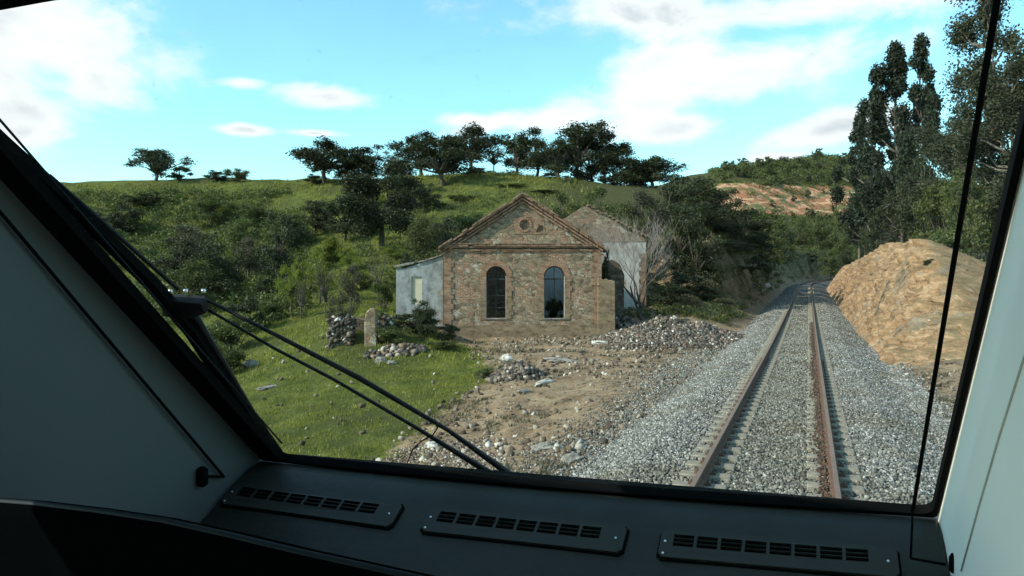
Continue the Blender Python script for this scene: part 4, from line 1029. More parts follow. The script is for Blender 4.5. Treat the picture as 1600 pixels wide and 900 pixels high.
PR = {
 'oakA': proto('oak', 1, 'oak_leaf', 8500, .018), 'oakB': proto('oak', 2, 'oak_leaf', 8500, .018), 'oakC': proto('oak', 5, 'oak_leaf', 8500, .018), 'oakD': proto('oak', 9, 'oak_leaf', 8500, .018),
 'oakM': proto('round', 33, 'oak_leaf', 24000, .013), 'rndA': proto('round', 4, 'oak_leaf', 9000, .016), 'rndC': proto('round', 23, 'oak_leaf', 9000, .016), 'rndB': proto('round', 6, 'bush_leaf', 9000, .016),
 'bushA': proto('bush', 7, 'oak_leaf', 5000, .022), 'bushB': proto('bush', 8, 'bush_leaf', 5000, .022), 'bushP': proto('bush', 10, 'pale_leaf', 4000, .022), 'bushO': proto('bush', 11, 'olive_leaf', 3500, .020),
 'thin': proto('oak', 12, 'olive_leaf', 1100, .014), 'pale': proto('round', 13, 'pale_leaf', 4200, .016), 'oliveT': proto('round', 14, 'olive_leaf', 5000, .014), 'brown': proto('round', 19, 'bush_leaf', 8000, .016),
 'eucA': proto('euc', 15, 'euc_leaf', 30000, .024, 'pale_bark'), 'eucB': proto('euc', 16, 'euc_leaf', 30000, .024, 'pale_bark'), 'tallA': proto('tall', 17, 'euc_pale', 36000, .015, 'pale_bark'), 'tallB': proto('tall', 18, 'euc_pale', 36000, .015, 'pale_bark'),
 'small': proto('round', 20, 'bush_leaf', 500, .06), 'smallD': proto('bush', 21, 'oak_leaf', 400, .07),
}
_tr = random.Random(77)
def tree(name, cat, label, px, Y, py_top, wpx, pr, group=None, sink=0.0, X=None):
    x = (px - CX) / FPX * Y if X is None else X
    z = gz(x, Y); zt = H - (py_top - HY) / FPX * Y; h = max(0.5, (zt - z)) / 0.97; w = wpx / FPX * Y / 0.95
    tr, cr, kind = PR[pr]
    root = thing(name, label, cat, (x, Y, z - sink), _tr.uniform(0, 6.28), group)
    if kind not in ('euc', 'tall'): root.rotation_euler.z = _tr.uniform(0, 6.28)
    for nm, me in (('trunk' if kind != 'bush' else 'stems', tr), ('crown', cr)):
        o = bpy.data.objects.new(nm, me); C.objects.link(o); o.parent = root; o.scale = (w, w, h + sink)
    return root
G1 = 'oaks standing along the hill crest'
for a in [
 ('lone oak on the far left of the hill crest', 246, 113, 229, 72, 'oakA'),
 ('wide dark oak where the crest trees begin, left end of the row', 508, 108, 217, 92, 'oakB'),
 ('oak touching the wide dark oak at the left end of the row', 577, 108, 226, 96, 'rndA'),
 ('dark oak left of the tree with the bare trunk on the crest', 658, 107, 209, 82, 'rndC'),
 ('oak with clear bare trunk standing just below the crest', 692, 97, 217, 108, 'oakA'),
 ('tall oak beside the gap of sky in the crest row', 736, 106, 195, 84, 'oakB'),
 ('first oak right of the gap of sky in the crest row', 806, 103, 216, 66, 'oakC'),
 ('oak with rounded top left of the tallest crest oak', 840, 102, 198, 74, 'rndA'),
 ('tallest and broadest oak of the crest row', 897, 100, 192, 100, 'oakA'),
 ('oak leaning against the tallest crest oak from the right', 944, 99, 203, 78, 'rndC'),
 ('lower oak on the falling right end of the crest', 985, 97, 232, 88, 'rndA'),
 ('round oak filling in behind the left pair of the crest row', 545, 112, 232, 70, 'rndC'), ('small oak joining the two left groups of the crest row', 612, 110, 236, 54, 'rndA'), ('oak in front of the tallest crest oak, low crown', 872, 98, 222, 74, 'rndC'),
 ('low round oak between the two peaks of the right crest group', 925, 104, 218, 60, 'rndA'), ('low oak closing the row near the gable side', 1005, 99, 250, 70, 'rndC'),
 ('last low oak at the right end of the crest row', 1022, 95, 243, 76, 'oakD')]:
    tree('oak_tree', 'tree', a[0], a[1], a[2], a[3], a[4] * 1.3, a[5], group=G1)
tree('oak_tree', 'tree', 'thin half bare tree in the gap of sky on the crest', 771, 105, 222, 40, 'thin', G1)
for a in [('low shrub right beside the lone crest oak', 279, 112, 253, 46, 'bushA'), ('round dark shrub on the left crest', 338, 112, 262, 56, 'bushA'), ('dark shrub with a spiky top on the left crest', 370, 111, 257, 46, 'bushB'),
          ('small dark shrub under the wide crest oak', 492, 108, 268, 50, 'bushA'), ('low dark shrub at the foot of the crest gap', 752, 104, 262, 50, 'bushA'),
          ('shrub under the tallest crest oak', 868, 100, 268, 60, 'bushA'), ('shrub under the right end of the crest row', 960, 97, 274, 70, 'bushA')]:
    tree('shrub', 'shrub', a[0], *a[1:], group='shrubs on the hill crest')
# hillside
tree('oak_tree', 'tree', 'large round oak on the slope behind the lean-to', 596, 67, 246, 165, 'oakM')
tree('oak_tree', 'tree', 'dark leaning tree on the slope left of the pale saplings', 432, 62, 330, 92, 'rndA')
HS = 'trees and bushes on the hillside'
hs = [
 ('tree', 'dull green tree below the lone crest oak', 330, 92, 300, 70, 'rndB'), ('tree', 'dark round tree at the left end of the hillside', 185, 88, 315, 90, 'rndA'),
 ('tree', 'grey green tree in the middle of the left hillside', 300, 72, 345, 110, 'oliveT'), ('tree', 'dark tree between hillside grey tree and leaning tree', 372, 70, 335, 85, 'rndB'),
 ('tree', 'broad tree low on the left hillside behind the wiper', 330, 58, 375, 110, 'rndA'), ('tree', 'dark tree directly left of the large round oak', 492, 84, 312, 80, 'rndA'),
 ('tree', 'dark tree tucked behind the large round oak on its right', 668, 84, 285, 70, 'rndA'),
 ('tree', 'yellow green young tree left of the ruined wall stubs', 500, 52, 372, 52, 'pale'), ('tree', 'yellow green sapling right of the leaning tree', 470, 56, 398, 46, 'pale'),
 ('tree', 'small yellow green tree under the large round oak', 545, 60, 385, 50, 'pale'), ('tree', 'thin grey sapling with bare stem beside the lean-to', 590, 50, 388, 34, 'thin'),
 ('tree', 'grey twiggy sapling above the wall stubs', 548, 44, 408, 60, 'oliveT'), ('tree', 'thin sapling in the bright grass', 508, 46, 405, 40, 'thin'), ('tree', 'slim dark sapling left of the wall stubs', 470, 47, 425, 34, 'thin'),
 ('shrub', 'grey bush behind the ruined wall stubs', 532, 40, 445, 52, 'bushO'), ('shrub', 'dark bush against the lean-to corner', 600, 46, 420, 48, 'bushB'),
 ('shrub', 'dull bush behind the left slope of the roof', 700, 66, 330, 80, 'bushO'), ('shrub', 'brown green bush above the left gable slope', 745, 70, 318, 80, 'bushB'), ('shrub', 'bush between large oak and lean-to roof', 655, 60, 350, 60, 'bushB'),
 ('shrub', 'dark thicket filling the slope behind the lean-to', 640, 54, 378, 60, 'bushA'), ('shrub', 'dull thicket behind the gable top', 800, 72, 312, 70, 'bushO'), ('shrub', 'bush on the slope between the two buildings', 870, 70, 312, 90, 'bushB'),
 ('shrub', 'round bush in the bright clearing below the crest', 720, 88, 300, 50, 'bushB'), ('shrub', 'green bush at the upper edge of the bright clearing', 800, 92, 290, 60, 'bushB'),
 ('shrub', 'bright green bush in the sunny gap under the oaks', 610, 75, 372, 60, 'bushP'), ('shrub', 'pale green bush on the sunny patch left of the large oak', 520, 70, 375, 60, 'bushP'), ('shrub', 'pale bush near the leaning tree foot', 462, 58, 430, 46, 'bushP'),
 ('shrub', 'dark bush where the valley meets the wiper', 385, 46, 452, 80, 'bushA'), ('shrub', 'dull green bush in the valley bottom', 360, 42, 478, 90, 'bushB'), ('shrub', 'bush beside the carrier block of the wiper', 430, 48, 455, 54, 'bushB'), ('shrub', 'small dark bush low in the valley shade', 345, 36, 520, 80, 'bushB'),
]
hs += [
 ('tree', 'yellow green tree in the sunlit patch above the lean-to', 612, 62, 378, 60, 'pale'), ('tree', 'leafy yellow green tree between leaning tree and wall stubs', 455, 50, 402, 60, 'pale'), ('shrub', 'bright bush on the lit slope over the wall stubs', 565, 56, 412, 56, 'bushP'),
 ('shrub', 'yellow green bush at the far left of the slope', 205, 92, 322, 70, 'bushP'), ('shrub', 'yellow green bush below the left crest shrubs', 350, 96, 308, 70, 'bushP'),
 ('tree', 'tree on the left slope just inside the windscreen edge', 150, 78, 345, 100, 'rndB'), ('tree', 'dark tree above the wiper carrier block', 275, 66, 372, 100, 'rndA'), ('tree', 'dull tree high on the slope beneath the left crest shrub', 400, 90, 318, 90, 'rndB'),
 ('tree', 'grey green tree left of the leaning tree', 388, 64, 365, 80, 'oliveT'), ('tree', 'dark tree filling the slope left of the large round oak', 540, 78, 305, 90, 'rndA'), ('tree', 'tree in the shade between leaning tree and crest', 455, 80, 330, 90, 'rndB'),
 ('tree', 'tree behind the wiper carrier deep in the valley', 300, 54, 400, 100, 'rndB'), ('tree', 'dense green tree above the lean-to roof', 655, 58, 330, 80, 'rndB'), ('tree', 'dark tree touching the left roof slope from behind', 715, 60, 345, 60, 'rndA'),
 ('tree', 'tree on the upper slope at the far left', 235, 100, 300, 80, 'rndA'), ('shrub', 'dark bush just above the valley clearing', 420, 56, 420, 70, 'bushA'), ('shrub', 'rounded bush on the slope above the pale saplings', 512, 66, 352, 60, 'bushP'),
 ('shrub', 'dull green bush uphill of the large round oak', 575, 90, 292, 80, 'bushP'), ('shrub', 'bush below the oak with the bare trunk', 688, 86, 318, 60, 'bushP'), ('shrub', 'bush at the right edge of the bright clearing', 850, 88, 296, 60, 'bushA')]
for k, l, px, Y, top_, w, pr in hs: tree('oak_tree' if k == 'tree' else 'shrub', k, l, px, Y, top_, w, pr, HS)
# brambles on the ruins
for l, px, Y, top_, w, pr in [('dark bramble mound behind the pale door post', 640, 38.5, 478, 100, 'bushA'), ('bramble spilling down beside the lean-to window', 675, 39.2, 492, 60, 'bushA'), ('low bramble in front of the bramble mound', 615, 35.2, 500, 70, 'bushB'),
        ('bramble growing over the wall stub', 537, 36.6, 480, 44, 'bushA'), ('dark bramble crown on top of the mound by the lean-to', 655, 37.4, 466, 60, 'rndA'), ('bramble at the right foot of the mound', 700, 37.6, 500, 46, 'bushA'), ('bramble leaning on the pale door post', 602, 36.0, 478, 46, 'bushA'), ('low weed clump by the small stone pile', 757, 27.4, 573, 44, 'bushB'), ('dark weed clump in the shade of the mound', 690, 34.8, 528, 60, 'bushB'),
        ('bush growing inside the building behind the right window', 868, 46.5, 452, 40, 'bushB'), ('dark creeper on the right end of the roof', 948, 41.6, 360, 26, 'bushA')]:
    tree('bramble', 'bramble', l, px, Y, top_, w, pr, 'brambles around the ruins')
# right bank of dark trees between the rear building and the track
RB = 'dark trees on the bank left of the track'
for k, l, px, Y, top_, w, pr in [
  ('tree', 'dark tree behind the oak like crown above the bare tree', 1040, 74, 268, 110, 'rndA'), ('tree', 'broad dark tree in the thick of the bank trees', 1100, 66, 305, 120, 'rndA'), ('tree', 'dark tree low beside the bare tree on its right', 1085, 58, 352, 90, 'rndA'),
  ('tree', 'dark tree spilling over the bank above the shrubs', 1150, 76, 335, 100, 'rndA'), ('tree', 'dark tree lower down the cutting bank', 1170, 86, 360, 80, 'rndA'), ('tree', 'bushy tree left behind the rear gable', 880, 66, 296, 80, 'brown'), ('tree', 'brown green tree between the rear gable and bare tree', 985, 60, 315, 80, 'brown'),
  ('tree', 'dark tree where the bank trees meet the track bend', 1210, 130, 345, 60, 'rndA'), ('tree', 'dark low tree hanging over the bank foot before the bend', 1192, 112, 372, 56, 'rndA'), ('tree', 'dark tree covering the middle of the cutting bank', 1140, 68, 375, 90, 'rndA'),
  ('shrub', 'dark shrub low on the cutting bank behind the rubble', 1105, 54, 440, 70, 'bushA'), ('shrub', 'dark shrub clinging to the bank beside the marker post', 1185, 92, 408, 50, 'bushA'),
  ('shrub', 'thick dark shrub at the root of the bare tree', 1045, 50, 432, 64, 'bushA'), ('shrub', 'shrub nestled right behind the rubble heap', 1075, 49, 455, 60, 'bushO'), ('shrub', 'dark shrub in the middle of the bank slope', 1110, 60, 425, 70, 'bushA'), ('shrub', 'dark shrub at the bank foot before the marker post', 1155, 70, 425, 60, 'bushA'),
  ('tree', 'olive brown tree rising behind the rear gable', 945, 64, 290, 100, 'brown'), ('tree', 'olive tree just right of the rear gable', 1010, 62, 288, 100, 'oliveT'), ('tree', 'dark tree topping the bank right of the bare tree', 1085, 70, 274, 120, 'rndA'),
  ('tree', 'dark tree on the bank crest next towards the track', 1140, 82, 292, 110, 'rndA'), ('tree', 'dark tree hanging over the cutting edge', 1182, 96, 320, 84, 'rndB'), ('tree', 'last small tree on the bank before the curve', 1204, 118, 352, 46, 'rndB'),
  ('tree', 'dense tree behind the bare tree twigs', 1060, 60, 318, 100, 'rndA'), ('tree', 'lower dark tree in the middle of the bank', 1125, 72, 345, 100, 'rndA'),
  ('shrub', 'dark shrub right of the bare tree trunk', 1062, 53, 415, 80, 'bushA'), ('shrub', 'brown shrub above the rubble heap', 1090, 55, 425, 76, 'bushO'), ('shrub', 'dark shrub halfway up the cutting bank', 1130, 64, 410, 80, 'bushA'),
  ('shrub', 'shrub on the bank above the white marker post', 1172, 80, 395, 64, 'bushA'), ('shrub', 'shrub at the far end of the bank foot', 1198, 105, 400, 40, 'bushB'), ('shrub', 'low dull shrub by the rubble heap end', 1125, 53, 462, 60, 'bushO')]:
    tree('oak_tree' if k == 'tree' else 'shrub', k, l, px, Y, top_, w, pr, RB)
# trees closing the view where the track bends
for k, (px, Y, top_, w, pr) in enumerate([(1222, 170, 352, 44, 'rndB'), (1250, 185, 346, 50, 'brown'), (1285, 190, 342, 56, 'rndB'), (1318, 180, 346, 50, 'brown'), (1345, 170, 350, 50, 'rndB'), (1236, 160, 388, 44, 'rndA'), (1268, 165, 392, 44, 'bushA'), (1298, 160, 385, 40, 'rndB'), (1325, 150, 388, 44, 'rndA'), (1215, 140, 400, 34, 'rndA'), (1250, 200, 330, 44, 'rndB'), (1305, 205, 325, 50, 'brown')]):
    tree('oak_tree', 'tree', 'green tree in the clump closing the view where the track bends', px, Y, top_, w, pr, 'clump of trees beyond the bend')
# eucalyptus above the rock cutting
EU = 'eucalyptus above the rock cutting'
for l, px, Y, top_, w, pr in [
  ('dark eucalyptus with the left of two slim spires', 1404, 66, 68, 74, 'eucA'), ('dark eucalyptus with the right of two slim spires', 1440, 63, 66, 66, 'eucB'), ('shorter dark eucalyptus at the left edge of the stand', 1342, 98, 186, 50, 'eucB'),
  ('dark eucalyptus filling between short one and the spires', 1372, 82, 140, 62, 'eucA'), ('tallest pale eucalyptus reaching out of view behind the blind cord', 1545, 46, -60, 120, 'tallA'),
  ('pale drooping eucalyptus against the black window gasket', 1592, 43, 105, 120, 'tallB'), ('brownish eucalyptus between the spires and the tallest one', 1488, 54, 190, 100, 'tallB')]:
    tree('eucalyptus_tree', 'tree', l, px, Y, top_, w * 1.35, pr, EU)
for l, px, Y, top_, w, pr in [('dark tree directly under the left spire', 1385, 70, 230, 90, 'rndA'), ('dark tree directly under the right spire', 1445, 58, 225, 80, 'rndA'), ('dark tree low behind the crown of the cutting', 1420, 74, 300, 120, 'rndA'), ('dark tree filling the gap by the blind cord', 1500, 50, 240, 90, 'rndB'), ('dark undergrowth tree below the two spires', 1410, 60, 255, 100, 'rndA'), ('dark undergrowth tree at the left end over the cutting', 1352, 88, 290, 66, 'rndA'), ('undergrowth tree between spires and tallest eucalyptus', 1470, 52, 280, 100, 'rndB'), ('undergrowth tree below the tallest eucalyptus', 1530, 44, 270, 120, 'rndB'), ('dark withered shrub rooted in the face of the cutting', 1457, 36.5, 400, 34, 'bushA'), ('low shrub on the crest of the cutting', 1380, 66, 345, 70, 'bushA'), ('low shrub at the near crest of the cutting', 1500, 44, 335, 90, 'bushB')]:
    tree('undergrowth_tree', 'tree', l, px, Y, top_, w, pr, 'undergrowth under the eucalyptus')
# far hill pines
rf = random.Random(12); n = 0
while n < 150:
    px = rf.uniform(1125, 1345); Y = rf.uniform(235, 335)
    x = (px - CX) / FPX * Y; z = gz(x, Y); py = HY - (z - H) * FPX / Y
    if 24 < z < 38 and rf.random() > 0.10: continue
    tree('pine_tree', 'tree', 'small distant pine scattered on the far hill', px, Y, py - rf.uniform(9, 17), rf.uniform(9, 17), rf.choice(['small', 'smallD', 'small']), 'distant pines on the far hill'); n += 1
# scrub as ground cover
def build_scrub():
    r = np.random.default_rng(41)
    def clumps(n, px0, px1, Y0, Y1, zmax=None, cond=None):
        px = r.uniform(px0, px1, n); Y = np.sqrt(r.uniform(Y0 ** 2, Y1 ** 2, n)); X = (px - CX) / FPX * Y; Z = ground_z(X, Y)
        return X, Y, Z
    Ps = []; S = []
    X, Y, Z = clumps(2100, -60, 480, 46, 110); keep = (Z < 14.8) & (vnoise(X, Y, 7, 5) > -0.12); A = [np.stack([X, Y, Z], -1)[keep]]; SC = [r.uniform(.5, 1.5, keep.sum())]
    X, Y, Z = clumps(700, 470, 900, 56, 105); keep = vnoise(X, Y, 8, 6) > 0.10; A.append(np.stack([X, Y, Z], -1)[keep]); SC.append(r.uniform(.4, 1.0, keep.sum()))
    D = 47 + 150 * r.random(900) ** 1.5; t = -r.uniform(3.9, 12, 900); a = t + centre(D); X = a * CT + D * ST; Y = -a * ST + D * CT; A.append(np.stack([X, Y, ground_z(X, Y)], -1)); SC.append(r.uniform(.2, .8, 900))
    X, Y, Z = clumps(1500, 1110, 1350, 200, 335); keep = (Z < 25) | (Z > 38) | (r.random(1500) < .12); A.append(np.stack([X, Y, Z], -1)[keep]); SC.append(r.uniform(1.5, 3.2, keep.sum()))
    D = r.uniform(36, 120, 260); t = r.uniform(7.5, 16, 260); a = t + centre(D); X = a * CT + D * ST; Y = -a * ST + D * CT; A.append(np.stack([X, Y, ground_z(X, Y)], -1)); SC.append(r.uniform(.3, .8, 260))
    A = np.concatenate(A); SC = np.concatenate(SC); per = 70
    d = r.normal(size=(len(A), per, 3)); d /= np.linalg.norm(d, axis=2)[..., None]
    d *= (r.random((len(A), per)) ** .5)[..., None]; d[..., 2] = np.abs(d[..., 2]) * .8
    Pn = (A[:, None] + d * SC[:, None, None]).reshape(-1, 3)
    V = leaf_quads(Pn, np.repeat(SC, per)[:, None] * 0.13, r)
    tag(mesh_np('scrub', V, np.arange(len(V)).reshape(-1, 4), M['bush_leaf']), 'low dark green scrub covering the hillside', 'scrub', kind='stuff')
build_scrub()

# bare tree in front of the white wall
def build_bare():
    Y = 46.5; x = (1004 - CX) / FPX * Y; z = gz(x, Y)
    root = thing('bare_tree', 'leafless pale twigged tree in front of the white rear wall', 'tree', (x, Y, z))
    rr = random.Random(6); tk = MB(); tw = MB()
    def grow(p, d, L, r, lev):
        n = 4; pts = [p]; q = p.copy(); dd = d.copy()
        for i in range(n):
            dd = (dd + Vector((rr.uniform(-1, 1), rr.uniform(-1, 1), rr.uniform(-.3, .75))) * 0.16).normalized(); q = q + dd * (L / n); pts.append(q.copy())
        rs = [r * (1 - .5 * i / n) for i in range(n + 1)]
        (tk if lev < 2 else tw).tube(pts, rs, 6 if lev < 2 else 4, cap=False)
        if lev >= 5: return
        for i in range(rr.choice((3, 3, 4)) if lev < 4 else 2):
            k = rr.randint(2, n) if i else n; b = pts[k]
            nd = (dd + Vector((rr.uniform(-1, 1), rr.uniform(-1, 1), rr.uniform(-.25, .7))) * (0.85 if lev < 2 else .65)).normalized()
            grow(b, nd, L * rr.uniform(.6, .84), max(.0064, rs[k] * .57), lev + 1)
    for d, L in ((Vector((-.25, 0, 1)), 2.0), (Vector((.15, .1, 1)), 2.1), (Vector((-.75, -.2, .75)), 1.8), (Vector((.45, -.1, .9)), 1.5)):
        grow(Vector((0, 0, -.2 if L > 1.9 else .8)), (d + Vector((-.22, 0, .1))).normalized(), L * 1.22, .10 if L > 1.9 else .06, 0)
    tk.build('trunk', M['bark'], root); tw.build('twigs', M['dead_twig'], root)
build_bare()
# marker post
def marker():
    c = W(float(centre(88)) - 3.7, 88, 0); z = gz(c.x, c.y)
    root = thing('marker_post', 'small white marker post beside the track at the foot of the bank', 'post', (c.x, c.y, z))
    m = MB(); m.box((0, 0, 0.35), (.10, .10, .9)); m.build('post', M['grey_stone'], root, bevel=.01)
    m = MB(); m.tube([(0, -.06, 1.0), (0, -.09, 1.0)], .30, 16); m.build('disc', M['white_stone'], root)
marker()

# ------------------------------------------------------------------ driver's cab seen from inside
HB = 0.60; D0 = 2.12; K = 1.036; RAKE = math.atan(K)
AL, AR = -1.645, 0.306
Fv, Rv, Uv = W(0, 1), W(1, 0), Vector((0, 0, 1))
SU = Uv * math.cos(RAKE) - Fv * math.sin(RAKE)          # up along the glass
GN = Fv * math.cos(RAKE) + Uv * math.sin(RAKE)          # outward normal of the glass
G0 = W(0, D0, H - HB)
def bow(a): return .15 * a + .05 * a * a
def gp(a, s, off=0.0): return G0 + Rv * a + SU * s + GN * off + Fv * bow(a)
def g_uv(px, py, off=0.0):
    a = 0.0
    for i in range(8):
        p = hit(px, py, G0 + GN * off + Fv * bow(a), GN) - G0 - Fv * bow(a); a = p.dot(Rv)
    return a, p.dot(SU)
AL = g_uv(437, 713)[0]; AR = g_uv(1457, 795)[0]
CABLOC = tuple(W(TC, 0.6, 1.2))
cab = thing('train_cab', 'interior of the train cab with raked windscreen, black dashboard and side panels', 'train', CABLOC)
def cb(mb, name, mat, parent=None, **kw):
    return mb.build(name, mat, parent or cab, off=CABLOC, **kw)
M['lining_shaded'] = simple('shaded_lining', (0.070, 0.088, 0.090), 0.6, var=0.03, scale=2, spec=0.3)  # same lining as the right panel, with its shade put into the colour
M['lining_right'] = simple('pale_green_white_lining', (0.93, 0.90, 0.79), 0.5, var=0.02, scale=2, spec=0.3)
M['dash'] = simple('dark_grey_dashboard', (0.024, 0.0265, 0.0215), 0.5, var=0.16, scale=9, bmp=0.10, spec=0.22)
M['dash_top'] = simple('dash_top_edge', (0.045, 0.055, 0.058), 0.36, var=0.08, spec=0.5)
M['vent'] = simple('vent_frame', (0.029, 0.032, 0.026), 0.5, var=0.10, spec=0.22)
M['cowl'] = simple('console_cowl', (0.0015, 0.002, 0.0022), 0.8, var=0.08, spec=0.0)
M['seam'] = simple('panel_seam', (0.42, 0.43, 0.38), 0.6, var=0.05)
M['edge'] = simple('cowl_sheen_trim', (0.006, 0.011, 0.014), 0.6, var=0.1, spec=0.12)  # bluish tone stands in for sky sheen on the cowl rim
M['rubber'] = M['plastic_black']
def glass_mat():
    m = bpy.data.materials.new('windscreen_glass'); m.use_nodes = True; t = NT(m.node_tree); t.n.clear()
    out = t.node('ShaderNodeOutputMaterial'); tr = t.node('ShaderNodeBsdfTransparent'); gl = t.node('ShaderNodeBsdfGlossy'); df = t.node('ShaderNodeBsdfDiffuse')
    tr.inputs[0].default_value = (0.93, 0.965, 0.94, 1); gl.inputs['Roughness'].default_value = 0.02; df.inputs[0].default_value = (0.5, 0.55, 0.55, 1)
    fr = t.node('ShaderNodeFresnel'); fr.inputs[0].default_value = 1.45
    m1 = t.node('ShaderNodeMixShader'); t.l.new(t.math('MULTIPLY', fr.outputs[0], 0.015), m1.inputs[0]); t.l.new(tr.outputs[0], m1.inputs[1]); t.l.new(gl.outputs[0], m1.inputs[2])
    tc = t.node('ShaderNodeTexCoord').outputs['Object']
    n = t.noise(tc, 2.2, 5, 0.7); sp = t.noise(tc, 60, 2, .5)
    dirt = t.math('ADD', t.math('MULTIPLY', t.math('ADD', t.sstep(n, 0.4, 0.75), t.sstep(t.noise(t.mapping(tc, (2, 2, 14), rot=(0, R_(40), 0)), 3, 4, .6), .5, .75)), 0.045), t.math('MULTIPLY', t.sstep(sp, .70, .76), .12))
    m2 = t.node('ShaderNodeMixShader'); t.l.new(dirt, m2.inputs[0]); t.l.new(m1.outputs[0], m2.inputs[1]); t.l.new(df.outputs[0], m2.inputs[2])
    t.l.new(m2.outputs[0], out.inputs[0]); return m
M['glass'] = glass_mat()
print('AL AR', AL, AR, g_uv(0, 215), g_uv(1600, 115), g_uv(1530, 450), g_uv(385, 715), g_uv(600, 731), g_uv(1100, 775))
STOP = g_uv(0, 13)[1]; SBOT = 0.0
def build_cab():
    # bottom edge is slightly bowed
    def rrect(a0, a1, s0, s1, r, n=6):
        pts = []
        for cx, cy, st in ((a1 - r, s1 - r, 0), (a0 + r, s1 - r, 90), (a0 + r, s0 + r, 180), (a1 - r, s0 + r, 270)):
            for i in range(n + 1):
                an = R_(st + 90 * i / n); pts.append((cx + r * math.cos(an), cy + r * math.sin(an)))
        out = []
        for i, p in enumerate(pts):
            q_ = pts[(i + 1) % len(pts)]; L = math.hypot(q_[0] - p[0], q_[1] - p[1]); k = max(1, int(L / .12))
            out += [(p[0] + (q_[0] - p[0]) * j / k, p[1] + (q_[1] - p[1]) * j / k) for j in range(k)]
        return out
    inner = rrect(AL, AR, 0.0, STOP, 0.03)
    fn = lambda x, z, d: gp(x, z, d)
    m = MB(); m.prism(rrect(AL - .085, AR + .012, -.016, STOP + .10, .012), [inner], fn, -0.010, 0.016); cb(m, 'windscreen_gasket', M['rubber'])
    m = MB(); ga = np.linspace(AL - .02, AR + .008, 30)
    m.add([gp(x, z, 0.008) for z in (-.02, STOP + .02) for x in ga], [(i, i + 1, i + 31, i + 30) for i in range(29)], True); cb(m, 'windscreen', M['glass'])
    # thin bright bead outside along the left edge
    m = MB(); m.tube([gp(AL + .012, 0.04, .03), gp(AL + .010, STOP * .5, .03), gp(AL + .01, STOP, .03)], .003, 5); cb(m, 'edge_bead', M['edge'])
    # side linings: solid panels with an unseen left side window shaped to steer light
    wl, wr = AL - .088, AR + .015
    fl, rf = -1.45, 1.10            # floor and roof relative to the eye
    Df = lambda u: D0 + HB * 0 - K * (u + HB) + .03   # glass line
    uT = -HB + (STOP + .10) * math.cos(RAKE)
    rf = uT + 0.02
    prof = [(-1.3, fl), (3.0, fl), (2.9, -0.95), (Df(-HB) + .02, -HB - .02), (Df(uT), uT), (Df(uT) - .1, rf + .03), (-1.3, rf + .03)]
    lwin = [(-1.15, -0.75), (1.02, -0.75), (1.02, -0.08), (-0.05, 0.0), (-0.18, rf - .07), (-1.15, rf - .07)]
    def side(a0, a1, holes, nm, mt):
        m = MB(); bw = bow(a0); m.prism([(x + (bw if i in (3, 4, 5) else 0), z) for i, (x, z) in enumerate(prof)], holes, lambda x, z, d: W(d, x, z + H), a0, a1); cb(m, nm, mt)
    side(wl - .06, wl, [lwin], 'side_panel', M['lining_shaded'])
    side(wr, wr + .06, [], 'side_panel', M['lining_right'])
    # seam groove in the right panel
    m = MB(); p = [hit(px, py, W(wr - .001, 0, 0), Rv) for px, py in ((1502, 892), (1530, 790), (1562, 680), (1600, 560), (1660, 360))]
    m.tube(p, .0022, 4); cb(m, 'panel_seam', M['seam'])
    m = MB(); m.box((0, 0, 0), (2.2, 2.6, .06), None)
    o = MB(); hx = (wr - wl) / 2 + .06; cx = (wr + wl) / 2
    def slab(a0, a1, d0, d1, u0, u1, nm, mt):
        s = MB(); s.hexa([W(a0, d0, H + u0), W(a1, d0, H + u0), W(a1, d1, H + u0), W(a0, d1, H + u0), W(a0, d0, H + u1), W(a1, d0, H + u1), W(a1, d1, H + u1), W(a0, d1, H + u1)]); cb(s, nm, mt)
    slab(wl - .06, wr + .06, -1.3, Df(uT) - .1, rf + .032, rf + .08, 'cab_ceiling', M['lining_right'])
    slab(wl - .06, wr + .06, -1.3, 3.0, fl - .06, fl - .002, 'cab_floor', M['lining_right'])
    slab(wl, wr, -1.36, -1.302, fl, rf + .03, 'rear_bulkhead', M['lining_right'])
    # front of the cab under the glass (outside skin)
    slab(wl - .06, wr + .06, 2.25, 2.32, fl, -HB - .12, 'nose_panel', M['lining_right'])
    # dashboard: profile extruded across
    q = R_(30)
    T0 = (D0 - .012, -HB - .019)      # under the gasket
    prf = [(D0 + .12, -HB - .03), (T0[0], T0[1]), (D0 - .060, -HB - .030), (D0 - .105, -HB - .050)]
    e = (prf[-1][0] - math.cos(q) * .75, prf[-1][1] - math.sin(q) * .75)
    prf += [e, (e[0], e[1] - .12), (D0 + .12, e[1] - .12)]
    m = MB(); sa_ = np.linspace(wl + .002, wr - .002, 24); k = len(prf)
    vs = [W(a, x + bow(a), z + H) for a in sa_ for x, z in prf]
    m.add(vs, [(i * k + j, i * k + (j + 1) % k, (i + 1) * k + (j + 1) % k, (i + 1) * k + j) for i in range(23) for j in range(k)] + [tuple(range(k)), tuple(23 * k + j for j in range(k))[::-1]])
    dash = cb(m, 'dashboard', M['dash'], bevel=.012, seg=3)
    # dash face frame
    E0 = W(0, prf[3][0], H + prf[3][1]); DN = -Fv * math.cos(q) - Uv * math.sin(q); NN = Uv * math.cos(q) - Fv * math.sin(q)
    def duv(px, py):
        a = 0.0
        for i in range(8): p = hit(px, py, E0 + Fv * bow(a), NN) - E0 - Fv * bow(a); a = p.dot(Rv)
        return a, p.dot(DN)
    def dp(a, s, off=0): return E0 + Rv * a + DN * s + NN * off + Fv * bow(a)
    print('duv', [tuple(round(x, 3) for x in duv(*p)) for p in ((385, 742), (645, 768), (620, 808), (690, 772), (985, 812), (968, 853), (668, 815), (1040, 812), (1400, 850), (1027, 860), (310, 810), (830, 757))])
    return duv, dp, wl, wr, prf, dash
